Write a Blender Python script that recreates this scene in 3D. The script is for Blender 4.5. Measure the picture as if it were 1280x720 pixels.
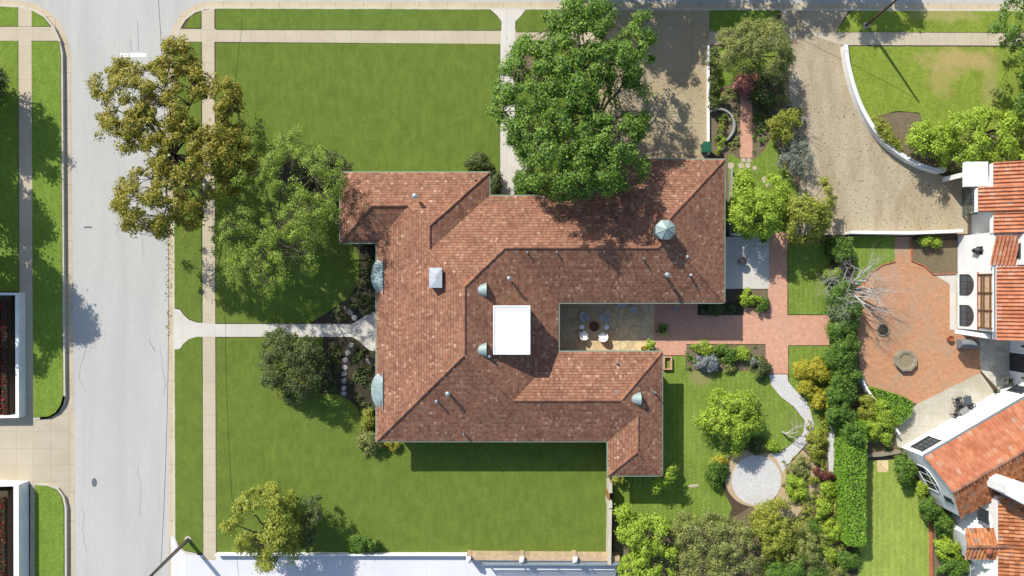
import bpy, math, random
import numpy as np
from mathutils import Vector, noise, geometry

random.seed(7); RNG = np.random.default_rng(7)
R = math.radians
for o in list(bpy.data.objects): bpy.data.objects.remove(o)
SC = bpy.context.scene; COL = SC.collection

# ------------------------------------------------------------------ camera, sky, sun, exposure
S = 0.074           # metres per plan unit
H = 63.0            # flying height of the camera over the ground
SUN_EL = 38.0
SHX, SHY = 0.61, 0.79   # plan direction shadows fall (right, down)
cam = bpy.data.cameras.new("camera"); camo = bpy.data.objects.new("camera", cam); COL.objects.link(camo)
camo.location = (0, 0, H); camo.rotation_euler = (0, 0, 0)
cam.sensor_width = 36; cam.lens = 18 / (640 * S / H)
cam.clip_end = 3000; cam.clip_start = 0.5
SC.camera = camo
w = bpy.data.worlds.new("World"); SC.world = w; w.use_nodes = True
nt = w.node_tree; bg = nt.nodes["Background"]
sky = nt.nodes.new("ShaderNodeTexSky"); sky.sky_type = 'NISHITA'; sky.sun_disc = False
sky.sun_elevation = R(SUN_EL)
dx, dy = -SHX, SHY                         # towards the sun, in world x, y
sky.sun_rotation = math.atan2(dx, dy)
nt.links.new(sky.outputs[0], bg.inputs[0]); bg.inputs[1].default_value = 0.145
sun = bpy.data.lights.new("sun", 'SUN'); suno = bpy.data.objects.new("sun", sun); COL.objects.link(suno)
sun.energy = 4.8; sun.angle = R(0.5); sun.color = (1.0, 0.95, 0.88)
tosun = Vector((dx * math.cos(R(SUN_EL)), dy * math.cos(R(SUN_EL)), math.sin(R(SUN_EL))))
suno.rotation_euler = tosun.to_track_quat('Z', 'Y').to_euler()
suno.location = (-60, 60, 80)
vs = SC.view_settings; vs.view_transform = 'Standard'; vs.look = 'None'; vs.exposure = 0.52; vs.gamma = 1
vs.use_curve_mapping = False
SC.render.engine = 'CYCLES'

# ------------------------------------------------------------------ helpers
def W(px, py, z=0.0):
    """a place seen at picture point (px, py) whose height is z -> real position"""
    k = S * (1 - z / H)
    return ((px - 640) * k, (360 - py) * k, z)
def U(u, v, z=0.0):
    return (u * S, -v * S, z)
def lin(c):
    c = c / 255.0
    return c / 12.92 if c <= 0.04045 else ((c + 0.055) / 1.055) ** 2.4
def A(r, g, b, k=0.62):
    return tuple(min(0.85, lin(x) * k) for x in (r, g, b)) + (1,)

class G:
    def __init__(s): s.v = []; s.f = []; s.uv = []
    def add(s, vs, fs, uvs=None):
        n = len(s.v); s.v += [tuple(p) for p in vs]; s.f += [tuple(i + n for i in f) for f in fs]
        if uvs: s.uv += uvs
        return s
    def prism(s, poly, z0, z1, bottom=False):
        n = len(poly)
        a = sum(poly[i][0] * poly[(i + 1) % n][1] - poly[(i + 1) % n][0] * poly[i][1] for i in range(n))
        if a < 0: poly = poly[::-1]
        vs = [(p[0], p[1], z0) for p in poly] + [(p[0], p[1], z1) for p in poly]
        fs = [tuple(range(n, 2 * n))] + [(i, (i + 1) % n, n + (i + 1) % n, n + i) for i in range(n)]
        if bottom: fs.append(tuple(range(n - 1, -1, -1)))
        return s.add(vs, fs)
    def box(s, x0, y0, z0, x1, y1, z1):
        return s.prism([(x0, y0), (x1, y0), (x1, y1), (x0, y1)], z0, z1, True)
    def obox(s, c, ax, hx, hy, z0, z1):
        """box with axis direction ax in plan, half sizes hx (along) hy (across)"""
        l = math.hypot(*ax[:2]); ax = (ax[0] / l, ax[1] / l); ay = (-ax[1], ax[0])
        P = [(c[0] + sx * hx * ax[0] + sy * hy * ay[0], c[1] + sx * hx * ax[1] + sy * hy * ay[1]) for sx, sy in ((-1, -1), (1, -1), (1, 1), (-1, 1))]
        return s.prism(P, z0, z1, True)
    def tube(s, pts, rad, n=6, cap=True):
        pts = [Vector(p) for p in pts]
        if not hasattr(rad, '__len__'): rad = [rad] * len(pts)
        rings = []; base = len(s.v); vs = []
        up = Vector((0.31, 0.17, 0.93))
        for i, p in enumerate(pts):
            t = (pts[min(i + 1, len(pts) - 1)] - pts[max(i - 1, 0)])
            if t.length < 1e-6: t = Vector((0, 0, 1))
            t.normalize(); a = t.cross(up)
            if a.length < .05: a = t.cross(Vector((1, 0, 0)))
            a.normalize(); b = t.cross(a)
            for k in range(n):
                q = 2 * math.pi * k / n
                vs.append(p + (a * math.cos(q) + b * math.sin(q)) * rad[i])
        fs = []
        for i in range(len(pts) - 1):
            for k in range(n):
                fs.append((i * n + k, i * n + (k + 1) % n, (i + 1) * n + (k + 1) % n, (i + 1) * n + k))
        if cap: fs += [tuple(range(n - 1, -1, -1)), tuple(range((len(pts) - 1) * n, len(pts) * n))]
        return s.add(vs, fs)
    def lathe(s, c, prof, n=16, a0=0.0, sx=1, sy=1):
        """prof: list of (radius, z)"""
        vs = []; fs = []
        for r, z in prof:
            for k in range(n):
                q = a0 + 2 * math.pi * k / n
                vs.append((c[0] + r * sx * math.cos(q), c[1] + r * sy * math.sin(q), c[2] + z))
        for i in range(len(prof) - 1):
            for k in range(n):
                fs.append((i * n + k, i * n + (k + 1) % n, (i + 1) * n + (k + 1) % n, (i + 1) * n + k))
        if prof[0][0] > .001: fs.append(tuple(range(n - 1, -1, -1)))
        if prof[-1][0] > .001: fs.append(tuple(range((len(prof) - 1) * n, len(prof) * n)))
        return s.add(vs, fs)

def put(name, g, mat, parent=None, smooth=False):
    me = bpy.data.meshes.new(name)
    o = bpy.data.objects.new(name, me); COL.objects.link(o)
    off = (0, 0, 0)
    if parent is not None:
        o.parent = parent
        q = parent; t = Vector((0, 0, 0))
        while q: t += q.location; q = q.parent
        off = t
        vs = [(p[0] - off[0], p[1] - off[1], p[2] - off[2]) for p in g.v]
    else:
        xs = [p[0] for p in g.v]; ys = [p[1] for p in g.v]; z0 = min(p[2] for p in g.v)
        off = ((min(xs) + max(xs)) / 2, (min(ys) + max(ys)) / 2, z0)
        o.location = off
        vs = [(p[0] - off[0], p[1] - off[1], p[2] - off[2]) for p in g.v]
    me.from_pydata(vs, [], g.f); me.update()
    if g.uv:
        l = me.uv_layers.new(name="UVMap"); flat = [x for u in g.uv for x in u]
        l.data.foreach_set("uv", flat)
    me.materials.append(mat)
    if smooth: me.polygons.foreach_set("use_smooth", [True] * len(me.polygons))
    return o
def tag(o, label=None, cat=None, group=None, kind=None):
    if label: o["label"] = label
    if cat: o["category"] = cat
    if group: o["group"] = group
    if kind: o["kind"] = kind
    return o
def empty(name, loc, label, cat, group=None):
    o = bpy.data.objects.new(name, None); COL.objects.link(o); o.location = loc; o.empty_display_size = .3
    return tag(o, label, cat, group)
def copy_tree(o, parent=None):
    c = o.copy(); COL.objects.link(c)
    if parent: c.parent = parent
    for ch in list(o.children): copy_tree(ch, c)
    return c

def smooth_pts(pts, closed=True, n=6):
    out = []; m = len(pts); rng = range(m if closed else m - 1)
    for i in rng:
        g = (lambda k: pts[k % m]) if closed else (lambda k: pts[max(0, min(m - 1, k))])
        p0, p1, p2, p3 = g(i - 1), g(i), g(i + 1), g(i + 2)
        for t in range(n):
            t /= n
            out.append(tuple(0.5 * (2 * p1[j] + (p2[j] - p0[j]) * t + (2 * p0[j] - 5 * p1[j] + 4 * p2[j] - p3[j]) * t * t + (3 * p1[j] - p0[j] - 3 * p2[j] + p3[j]) * t ** 3) for j in (0, 1)))
    if not closed: out.append(tuple(pts[-1][:2]))
    return out
def ell(cx, cy, rx, ry=None, n=28, jit=0.0, a0=0):
    ry = ry or rx; o = []
    for k in range(n):
        q = 2 * math.pi * k / n + a0; j = 1 + random.uniform(-jit, jit)
        o.append((cx + rx * j * math.cos(q), cy + ry * j * math.sin(q)))
    return o
def ragged(poly, step=0.5, amp=0.02):
    out = []
    for i, p in enumerate(poly):
        q = poly[(i + 1) % len(poly)]; l = math.hypot(q[0] - p[0], q[1] - p[1]); n = max(1, int(l / step)); n = min(n, 120)
        for k in range(n):
            t = k / n; x = p[0] + (q[0] - p[0]) * t; y = p[1] + (q[1] - p[1]) * t
            if k: x += random.uniform(-amp, amp); y += random.uniform(-amp, amp)
            out.append((x, y))
    return out
def plan(pts): return [((x - 640) * S, (360 - y) * S) for x, y in pts]
def slab(name, pts, z0, z1, mat, rag=0.0, label=None, cat=None, kind='structure'):
    p = plan(pts)
    if rag: p = ragged(p, .35, rag)
    o = put(name, G().prism(p, z0, z1), mat)
    return tag(o, label, cat, None, kind)
def band(pts, wl, wr, closed=False):
    """polygon along a polyline, wl to its left and wr to its right (in px)"""
    L = []; Rr = []; n = len(pts)
    for i, p in enumerate(pts):
        a = pts[(i - 1) % n] if (closed or i) else pts[i]; b = pts[(i + 1) % n] if (closed or i < n - 1) else pts[i]
        d = (b[0] - a[0], b[1] - a[1]); l = math.hypot(*d) or 1; nx, ny = d[1] / l, -d[0] / l
        L.append((p[0] + nx * wl, p[1] + ny * wl)); Rr.append((p[0] - nx * wr, p[1] - ny * wr))
    return L, Rr
def wall_strip(g, pts, wd, z0, z1, closed=False, conv=True):
    L, Rr = band(pts, wd / 2, wd / 2, closed)
    if conv: L = plan(L); Rr = plan(Rr)
    n = len(L); m = n if closed else n - 1
    vs = []
    for i in range(n):
        vs += [(L[i][0], L[i][1], z0), (L[i][0], L[i][1], z1), (Rr[i][0], Rr[i][1], z1), (Rr[i][0], Rr[i][1], z0)]
    fs = []
    for i in range(m):
        a = 4 * i; b = 4 * ((i + 1) % n)
        for k in range(4): fs.append((a + k, a + (k + 1) % 4, b + (k + 1) % 4, b + k)[::-1])
    if not closed: fs += [(0, 1, 2, 3), (4 * n - 1, 4 * n - 2, 4 * n - 3, 4 * n - 4)]
    return g.add(vs, fs)

# ------------------------------------------------------------------ materials
def nmat(name):
    m = bpy.data.materials.new(name); m.use_nodes = True; t = m.node_tree
    return m, t, t.nodes["Principled BSDF"]
def N(t, typ, **kw):
    n = t.nodes.new(typ)
    for k, v in kw.items(): setattr(n, k, v)
    return n
def pos(t, scale=(1, 1, 1)):
    g = N(t, "ShaderNodeNewGeometry"); mp = N(t, "ShaderNodeMapping"); mp.inputs["Scale"].default_value = scale
    t.links.new(g.outputs["Position"], mp.inputs[0]); return mp.outputs[0]
def tnoise(t, vec, scale, detail=4, rough=.6, dist=0):
    n = N(t, "ShaderNodeTexNoise"); n.inputs["Scale"].default_value = scale; n.inputs["Detail"].default_value = detail
    n.inputs["Roughness"].default_value = rough; n.inputs["Distortion"].default_value = dist
    t.links.new(vec, n.inputs["Vector"]); return n.outputs["Fac"]
def ramp(t, fac, stops, interp='LINEAR'):
    r = N(t, "ShaderNodeValToRGB"); r.color_ramp.interpolation = interp
    e = r.color_ramp.elements
    while len(e) > 1: e.remove(e[-1])
    e[0].position = stops[0][0]; e[0].color = stops[0][1]
    for p, c in stops[1:]:
        x = e.new(p); x.color = c
    t.links.new(fac, r.inputs[0]); return r.outputs[0]
def mix(t, fac, a, b, mode='MIX'):
    m = N(t, "ShaderNodeMix", data_type='RGBA', blend_type=mode)
    for s, v in ((0, fac), (6, a), (7, b)):
        if hasattr(v, 'links') or isinstance(v, bpy.types.NodeSocket): t.links.new(v, m.inputs[s])
        else: m.inputs[s].default_value = v
    return m.outputs[2]
def math_(t, op, a, b=None):
    m = N(t, "ShaderNodeMath", operation=op)
    for i, v in enumerate((a, b)):
        if v is None: continue
        if isinstance(v, bpy.types.NodeSocket): t.links.new(v, m.inputs[i])
        else: m.inputs[i].default_value = v
    return m.outputs[0]
def bump(t, bs, h, strength=.4, dist=.05):
    b = N(t, "ShaderNodeBump"); b.inputs["Strength"].default_value = strength; b.inputs["Distance"].default_value = dist
    t.links.new(h, b.inputs["Height"]); t.links.new(b.outputs[0], bs.inputs["Normal"])
def sc(c, k): return (c[0] * k, c[1] * k, c[2] * k, 1)

def speckle(name, c1, c2, big=.25, fine=6., c3=None, rough=.9, bstr=.3, bdist=.02, amount=1.0, joints=None, jdark=.6, stretch=None):
    """two-scale mottled surface: c1..c2 by fine noise, large soft stains towards c3; optional joints (axis, spacing) """
    m, t, bs = nmat(name); p = pos(t)
    f = tnoise(t, p, fine, 5, .7); col = ramp(t, f, [(.3, c1), (.7, c2)])
    if c3:
        b = tnoise(t, pos(t, stretch) if stretch else p, big * (3 if stretch else 1), 6, .6, .4); b = ramp(t, b, [(.42, (0, 0, 0, 1)), (.66, (1, 1, 1, 1))])
        bb = math_(t, 'MULTIPLY', b, amount); col = mix(t, bb, col, c3)
    if joints:
        sp = N(t, "ShaderNodeSeparateXYZ"); t.links.new(p, sp.inputs[0]); tot = None
        for ax, spc in joints:
            v = math_(t, 'ABSOLUTE', math_(t, 'SUBTRACT', math_(t, 'FRACT', math_(t, 'DIVIDE', math_(t, 'ADD', sp.outputs[ax], 500.), spc)), .5))
            v = math_(t, 'GREATER_THAN', v, .5 - .022 / spc)
            tot = v if tot is None else math_(t, 'MAXIMUM', tot, v)
        col = mix(t, tot, col, sc(c1, jdark))
    t.links.new(col, bs.inputs["Base Color"]); bs.inputs["Roughness"].default_value = rough
    bs.inputs["Specular IOR Level"].default_value = .25
    if bstr: bump(t, bs, f, bstr, bdist)
    return m
def plain(name, c, rough=.6, metal=0., vary=.12, scale=3.):
    m, t, bs = nmat(name); p = pos(t); f = tnoise(t, p, scale, 5, .65)
    col = ramp(t, f, [(.3, sc(c, 1 - vary)), (.7, tuple(min(.9, x * (1 + vary)) for x in c[:3]) + (1,))])
    t.links.new(col, bs.inputs["Base Color"]); bs.inputs["Roughness"].default_value = rough; bs.inputs["Metallic"].default_value = metal
    bs.inputs["Specular IOR Level"].default_value = .3
    return m
def grass(name, dark, mid, light, stripe=None, patch=None, fine=7.):
    m, t, bs = nmat(name); p = pos(t)
    f1 = tnoise(t, p, fine, 6, .75); f2 = tnoise(t, p, .55, 5, .65, .5); f3 = tnoise(t, pos(t, (1, .35, 1)), 1.8, 5, .7)
    col = ramp(t, f1, [(.28, dark), (.5, mid), (.75, light)])
    v = ramp(t, f2, [(.35, (.92, .92, .92, 1)), (.65, (1.07, 1.06, 1.05, 1))]); col = mix(t, 1., col, v, 'MULTIPLY')
    v = ramp(t, f3, [(.35, (.9, .9, .9, 1)), (.65, (1.1, 1.1, 1.08, 1))]); col = mix(t, 1., col, v, 'MULTIPLY')
    if stripe:
        wv = N(t, "ShaderNodeTexWave"); wv.inputs["Scale"].default_value = stripe[1]; wv.inputs["Distortion"].default_value = 1.2
        wv.inputs["Detail"].default_value = 2; wv.bands_direction = stripe[0]; t.links.new(p, wv.inputs["Vector"])
        v = ramp(t, wv.outputs["Fac"], [(.2, (.95, .95, .95, 1)), (.8, (1.04, 1.04, 1.04, 1))]); col = mix(t, 1., col, v, 'MULTIPLY')
    if patch:
        for (cx, cy, rx, ry, a, pc) in patch:
            x, y, _ = W(cx, cy); mp = N(t, "ShaderNodeMapping"); g = N(t, "ShaderNodeNewGeometry")
            mp.inputs["Location"].default_value = (-x / rx, -y / ry, 0); mp.inputs["Scale"].default_value = (1 / rx, 1 / ry, 0)
            t.links.new(g.outputs["Position"], mp.inputs[0])
            ln = N(t, "ShaderNodeVectorMath", operation='LENGTH'); t.links.new(mp.outputs[0], ln.inputs[0])
            d = math_(t, 'ADD', ln.outputs["Value"], math_(t, 'MULTIPLY', math_(t, 'SUBTRACT', tnoise(t, p, .6, 6, .7), .5), 1.9))
            d = ramp(t, d, [(.35, (a, a, a, 1)), (1.0, (0, 0, 0, 1))]); col = mix(t, d, col, pc)
    t.links.new(col, bs.inputs["Base Color"]); bs.inputs["Roughness"].default_value = 1; bs.inputs["Specular IOR Level"].default_value = .1
    bump(t, bs, f1, .7, .05)
    return m
def tile_mat(name, stops, tw=.21, th=.235, lichen=None, bs_=.25):
    m, t, bs = nmat(name); uv = N(t, "ShaderNodeUVMap"); s = N(t, "ShaderNodeSeparateXYZ"); t.links.new(uv.outputs[0], s.inputs[0])
    row = math_(t, 'FLOOR', math_(t, 'DIVIDE', math_(t, 'ADD', s.outputs[1], .002), th))
    off = math_(t, 'MULTIPLY', row, .37)
    cx = math_(t, 'FLOOR', math_(t, 'ADD', math_(t, 'DIVIDE', s.outputs[0], tw), off))
    cb = N(t, "ShaderNodeCombineXYZ"); t.links.new(cx, cb.inputs[0]); t.links.new(row, cb.inputs[1])
    wn = N(t, "ShaderNodeTexWhiteNoise", noise_dimensions='2D'); t.links.new(cb.outputs[0], wn.inputs["Vector"])
    col = ramp(t, wn.outputs["Value"], stops)
    p = pos(t); b = tnoise(t, p, .5, 6, .7, .6)
    v = ramp(t, b, [(.3, (.8, .8, .8, 1)), (.7, (1.2, 1.15, 1.12, 1))]); col = mix(t, 1., col, v, 'MULTIPLY')
    f = tnoise(t, p, 7, 4, .7)
    v = ramp(t, f, [(.3, (.9, .9, .9, 1)), (.7, (1.1, 1.1, 1.1, 1))]); col = mix(t, 1., col, v, 'MULTIPLY')
    if lichen:
        l = tnoise(t, p, 1.6, 7, .75); l = ramp(t, l, [(.54, (0, 0, 0, 1)), (.72, (.75, .75, .75, 1))]); col = mix(t, l, col, lichen)
    t.links.new(col, bs.inputs["Base Color"]); bs.inputs["Roughness"].default_value = .85; bs.inputs["Specular IOR Level"].default_value = .25
    bump(t, bs, f, bs_, .02)
    return m
def leaf_mat(name, stops, trans=.25):
    m, t, bs = nmat(name); g = N(t, "ShaderNodeNewGeometry"); r = g.outputs["Random Per Island"]
    p = pos(t); b = tnoise(t, p, .8, 4, .6)
    f = math_(t, 'ADD', math_(t, 'MULTIPLY', r, .62), math_(t, 'MULTIPLY', b, .4)); col = ramp(t, f, stops)
    t.links.new(col, bs.inputs["Base Color"]); bs.inputs["Roughness"].default_value = .55; bs.inputs["Specular IOR Level"].default_value = .3
    tr = N(t, "ShaderNodeBsdfTranslucent"); t.links.new(mix(t, 1., col, (1.05, 1.1, .7, 1), 'MULTIPLY'), tr.inputs[0])
    mx = N(t, "ShaderNodeMixShader"); mx.inputs[0].default_value = trans
    t.links.new(bs.outputs[0], mx.inputs[1]); t.links.new(tr.outputs[0], mx.inputs[2])
    t.links.new(mx.outputs[0], t.nodes["Material Output"].inputs[0])
    return m
def brick_mat(name, c1, c2, mortar, bw=.22, bh=.11, big=None, amount=.6):
    m, t, bs = nmat(name); p = pos(t); b = N(t, "ShaderNodeTexBrick")
    b.inputs["Color1"].default_value = c1; b.inputs["Color2"].default_value = c2; b.inputs["Mortar"].default_value = mortar
    b.inputs["Scale"].default_value = 1; b.inputs["Brick Width"].default_value = bw; b.inputs["Row Height"].default_value = bh
    b.inputs["Mortar Size"].default_value = .008; t.links.new(p, b.inputs["Vector"]); col = b.outputs["Color"]
    f = tnoise(t, p, 2.5, 7, .75); v = ramp(t, f, [(.3, (.78, .78, .78, 1)), (.7, (1.2, 1.2, 1.2, 1))]); col = mix(t, 1., col, v, 'MULTIPLY')
    if big:
        l = tnoise(t, p, .35, 7, .7, .5); l = ramp(t, l, [(.46, (0, 0, 0, 1)), (.66, (amount,) * 3 + (1,))]); col = mix(t, l, col, big)
    t.links.new(col, bs.inputs["Base Color"]); bs.inputs["Roughness"].default_value = .9; bs.inputs["Specular IOR Level"].default_value = .2
    return m
def flag_mat(name, cols, joint, scale=1.1):
    m, t, bs = nmat(name); p = pos(t); v = N(t, "ShaderNodeTexVoronoi"); v.inputs["Scale"].default_value = scale; t.links.new(p, v.inputs["Vector"])
    e = N(t, "ShaderNodeTexVoronoi", feature='DISTANCE_TO_EDGE'); e.inputs["Scale"].default_value = scale; t.links.new(p, e.inputs["Vector"])
    s = N(t, "ShaderNodeSeparateColor"); t.links.new(v.outputs["Color"], s.inputs[0])
    col = ramp(t, s.outputs[0], [(i / (len(cols) - 1), c) for i, c in enumerate(cols)])
    f = tnoise(t, p, 3, 7, .75); q = ramp(t, f, [(.3, (.78, .78, .78, 1)), (.7, (1.2, 1.2, 1.2, 1))]); col = mix(t, 1., col, q, 'MULTIPLY')
    col = mix(t, math_(t, 'LESS_THAN', e.outputs["Distance"], .035), col, joint)
    t.links.new(col, bs.inputs["Base Color"]); bs.inputs["Roughness"].default_value = .85; bs.inputs["Specular IOR Level"].default_value = .2
    return m

M = {}
M['road'] = speckle('road concrete', A(198, 197, 190), A(211, 209, 201), .16, 5, A(188, 187, 180), amount=.6, bstr=.1, stretch=(1, .12, 1), joints=[(0, 5.15)], jdark=.93)
M['gutter'] = speckle('gutter concrete', A(208, 192, 160), A(222, 208, 180), .5, 6, A(190, 172, 142), amount=.5, joints=[(0, 2.6), (1, 2.6)])
M['kerb'] = speckle('kerb concrete', A(214, 205, 185), A(228, 220, 204), .5, 6, A(196, 184, 160), amount=.5)
M['walk'] = speckle('pavement concrete', A(208, 194, 166), A(219, 206, 180), .35, 6, A(192, 178, 150), amount=.5, joints=[(0, 1.55), (1, 1.55)], jdark=.82)
M['walk2'] = speckle('pale path concrete', A(222, 216, 202), A(236, 231, 220), .35, 6, A(208, 200, 184), amount=.5, joints=[(0, 1.5)], jdark=.85)
M['white_conc'] = speckle('white concrete', A(232, 232, 234), A(242, 242, 243), .3, 5, A(222, 222, 226), amount=.5, joints=[(0, 3.7)], jdark=.9, bstr=.1)
M['drive'] = speckle('driveway concrete', A(186, 168, 134), A(200, 183, 150), .3, 7, A(176, 156, 120), amount=.6, joints=[(0, 4.2), (1, 4.6)], jdark=.75)
M['gravel'] = speckle('washed aggregate', A(176, 160, 130), A(212, 198, 170), .22, 5, A(160, 140, 106), amount=.6, bstr=.6, bdist=.03, stretch=(1, .3, 1))
M['soil'] = speckle('garden soil', A(70, 58, 46), A(112, 95, 76), .6, 6, A(92, 78, 60), amount=.6, bstr=.8, bdist=.04)
M['mulch'] = speckle('bark mulch', A(104, 92, 72), A(156, 138, 110), .6, 7, A(118, 112, 74), amount=.5, bstr=.8, bdist=.04)
M['dark_mulch'] = speckle('dark mulch', A(56, 52, 42), A(84, 76, 60), .6, 7, A(68, 68, 44), amount=.5, bstr=.8, bdist=.04)
M['leaf_litter'] = speckle('dry leaf litter', A(104, 92, 62), A(158, 140, 104), .8, 8, A(110, 112, 60), amount=.6, bstr=.8, bdist=.04)
M['grass'] = grass('mown lawn', A(98, 119, 46), A(112, 133, 56), A(128, 147, 70), fine=9)
M['grass2'] = grass('rough lawn', A(100, 126, 42), A(126, 152, 60), A(156, 176, 86), patch=None, fine=6)
M['grass_ne'] = grass('patchy lawn', A(112, 132, 46), A(140, 160, 62), A(170, 184, 88), fine=6,
    patch=[(1195, 75, 4.6, 1.5, .72, A(204, 176, 122)), (1178, 98, 1.6, 2.4, .5, A(196, 172, 112)), (1238, 105, 1.1, 2.8, .45, A(192, 178, 120)), (1180, 20, 4., .8, .7, A(184, 172, 110))])
M['grass_se'] = grass('striped lawn', A(132, 152, 62), A(158, 178, 82), A(184, 200, 108), stripe=('X', .55), fine=6)
M['grass_mid'] = grass('courtyard lawn', A(102, 128, 46), A(130, 154, 64), A(160, 178, 92), stripe=('X', .7), fine=6,
    patch=[(877, 470, 1.6, 1., .6, A(170, 156, 112)), (1000, 530, 2, 1, .4, A(150, 150, 90)), (865, 535, 1.5, 4, .3, A(160, 180, 84))])
M['brick_path'] = brick_mat('salmon brick paving', A(222, 166, 136), A(236, 182, 152), A(208, 158, 130), big=A(214, 170, 142), amount=.5)
M['brick_court'] = brick_mat('orange brick paving', A(202, 146, 108), A(216, 162, 122), A(188, 144, 112), big=A(184, 160, 132), amount=.85)
M['brick_edge'] = brick_mat('red brick edging', A(190, 110, 74), A(206, 126, 88), A(170, 120, 90))
M['flag'] = flag_mat('flagstone', [A(236, 206, 150), A(248, 224, 168), A(226, 204, 164), A(250, 230, 176), A(220, 192, 148)], A(206, 186, 146), 1.2)
M['slate'] = brick_mat('grey slate paving', A(200, 196, 180), A(232, 226, 206), A(160, 156, 146), .7, .45, big=A(110, 110, 104), amount=.3)
M['pale_stone'] = speckle('pale stone paving', A(200, 194, 174), A(222, 216, 198), .5, 4, A(184, 178, 150), amount=.75, joints=[(0, 1.2), (1, 1.2)], jdark=.88)
M['pebble'] = speckle('white pebbles', A(196, 194, 188), A(250, 248, 244), .5, 9, A(216, 212, 206), amount=.5, bstr=.9, bdist=.04)
M['sand'] = speckle('decomposed granite', A(196, 172, 134), A(216, 194, 156), .4, 8, A(184, 164, 126), amount=.5)
RT = [(0, A(136, 92, 72)), (.3, A(151, 106, 83)), (.65, A(162, 117, 92)), (.94, A(171, 127, 101)), (.985, A(186, 148, 121)), (1, A(202, 170, 144))]
M['tile'] = tile_mat('mixed red clay shingles', RT, tw=.2, th=.265, lichen=A(156, 140, 110), bs_=.2)
M['cap'] = tile_mat('clay ridge tiles', [(0, A(140, 96, 76)), (1, A(172, 124, 98))], .5, .35)
M['barrel'] = tile_mat('orange barrel tiles', [(0, A(194, 122, 86)), (.6, A(208, 138, 102)), (.93, A(216, 150, 114)), (1, A(208, 168, 142))], .325, .42)
M['barrel2'] = tile_mat('weathered barrel tiles', [(0, A(160, 96, 60)), (.5, A(200, 130, 84)), (.85, A(220, 156, 108)), (1, A(160, 138, 120))], .325, .42, lichen=A(150, 120, 88))
M['brickwall'] = brick_mat('red house brick', A(140, 84, 62), A(166, 104, 78), A(170, 150, 130))
M['tanbrick'] = brick_mat('tan brick', A(206, 178, 142), A(222, 194, 160), A(190, 170, 140))
M['stucco'] = plain('white stucco', (.66, .66, .64, 1), .85, vary=.1, scale=.9)
M['roofwhite'] = plain('white roof coating', (.57, .57, .57, 1), .6, vary=.05, scale=.8)
M['copper'] = plain('verdigris copper', A(162, 180, 176), .55, .15, .18, 3)
M['gutter_m'] = plain('verdigris gutter', A(150, 170, 148), .55, .1, .12, 2)
M['lead'] = plain('galvanised metal', A(158, 172, 180), .4, .3, .12, 5)
M['zinc'] = plain('pale zinc', A(200, 206, 210), .5, .1, .15, 4)
M['whitemetal'] = plain('white painted metal', (.72, .76, .78, 1), .5, vary=.06)
M['dark'] = plain('dark metal', (.03, .03, .032, 1), .5)
M['tar'] = plain('creosoted pole', A(104, 84, 66), .9, vary=.25, scale=6)
M['wood'] = plain('oiled timber', A(176, 122, 70), .7, vary=.2, scale=6)
M['brown'] = plain('brown timber', A(120, 84, 60), .8, vary=.2, scale=6)
M['greywood'] = plain('grey painted wood', A(206, 208, 206), .7, vary=.1, scale=6)
M['cushion'] = plain('white cushion', (.75, .74, .70, 1), .9, vary=.05)
M['charcoal'] = plain('charcoal mesh', A(84, 90, 98), .7, vary=.15, scale=8)
M['tablegrey'] = plain('grey table top', A(150, 152, 150), .6, vary=.15, scale=6)
M['green_bin'] = plain('green bin plastic', A(40, 104, 78), .45, vary=.1)
M['terracotta'] = plain('terracotta pot', A(170, 100, 70), .8, vary=.15)
M['stone'] = plain('cast stone', A(160, 150, 126), .9, vary=.22, scale=5)
M['stone_pale'] = plain('pale stepping stone', A(206, 190, 166), .9, vary=.15, scale=4)
M['stone_grey'] = plain('grey stepping stone', A(170, 170, 166), .9, vary=.15, scale=4)
M['paint'] = plain('road paint', (.74, .74, .72, 1), .7, vary=.06, scale=4)
M['iron'] = plain('iron cover', A(112, 122, 130), .6, .2, .2, 6)
M['cover'] = plain('grey canvas cover', A(128, 134, 138), .85, vary=.15, scale=3)
M['trellis'] = plain('green grey trellis paint', A(96, 112, 108), .7)
gl, t, bs = nmat('window glass'); bs.inputs["Base Color"].default_value = (.03, .04, .05, 1); bs.inputs["Roughness"].default_value = .06; bs.inputs["Specular IOR Level"].default_value = .6; M['glass'] = gl
wtr, t, bs = nmat('fountain water'); bs.inputs["Base Color"].default_value = (.22, .18, .11, 1); bs.inputs["Roughness"].default_value = .25; M['water'] = wtr
M['bark'] = speckle('grey brown bark', A(96, 84, 68), A(140, 126, 106), .8, 9, A(80, 70, 56), amount=.5, bstr=.6)
M['palebark'] = speckle('pale bark', A(186, 182, 174), A(222, 218, 208), .8, 9, A(160, 154, 146), amount=.4, bstr=.4)
M['darkbark'] = speckle('dark bark', A(60, 50, 42), A(90, 78, 64), .8, 9, bstr=.5)
LK = 1.08
def LM(name, a, b, c, d=None, tr=.25):
    st = [(.12, A(*a, k=LK)), (.45, A(*b, k=LK)), (.75, A(*c, k=LK))]
    if d: st.append((.93, A(*d, k=LK)))
    M[name] = leaf_mat(name, st, tr)
LM('leaf oak', (82, 86, 26), (122, 120, 36), (150, 140, 46), (168, 136, 58))
LM('leaf feather', (80, 102, 32), (114, 136, 46), (146, 166, 68), (172, 184, 94), tr=.35)
LM('leaf magnolia', (50, 72, 24), (80, 108, 34), (114, 144, 50), (150, 172, 78))
LM('leaf lime', (94, 114, 32), (126, 150, 42), (154, 176, 58), (174, 190, 80))
LM('leaf yellowgreen', (90, 100, 34), (124, 132, 44), (150, 154, 60), (164, 144, 70))
LM('leaf dark', (48, 62, 32), (72, 86, 42), (98, 108, 56), (120, 124, 66))
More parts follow.
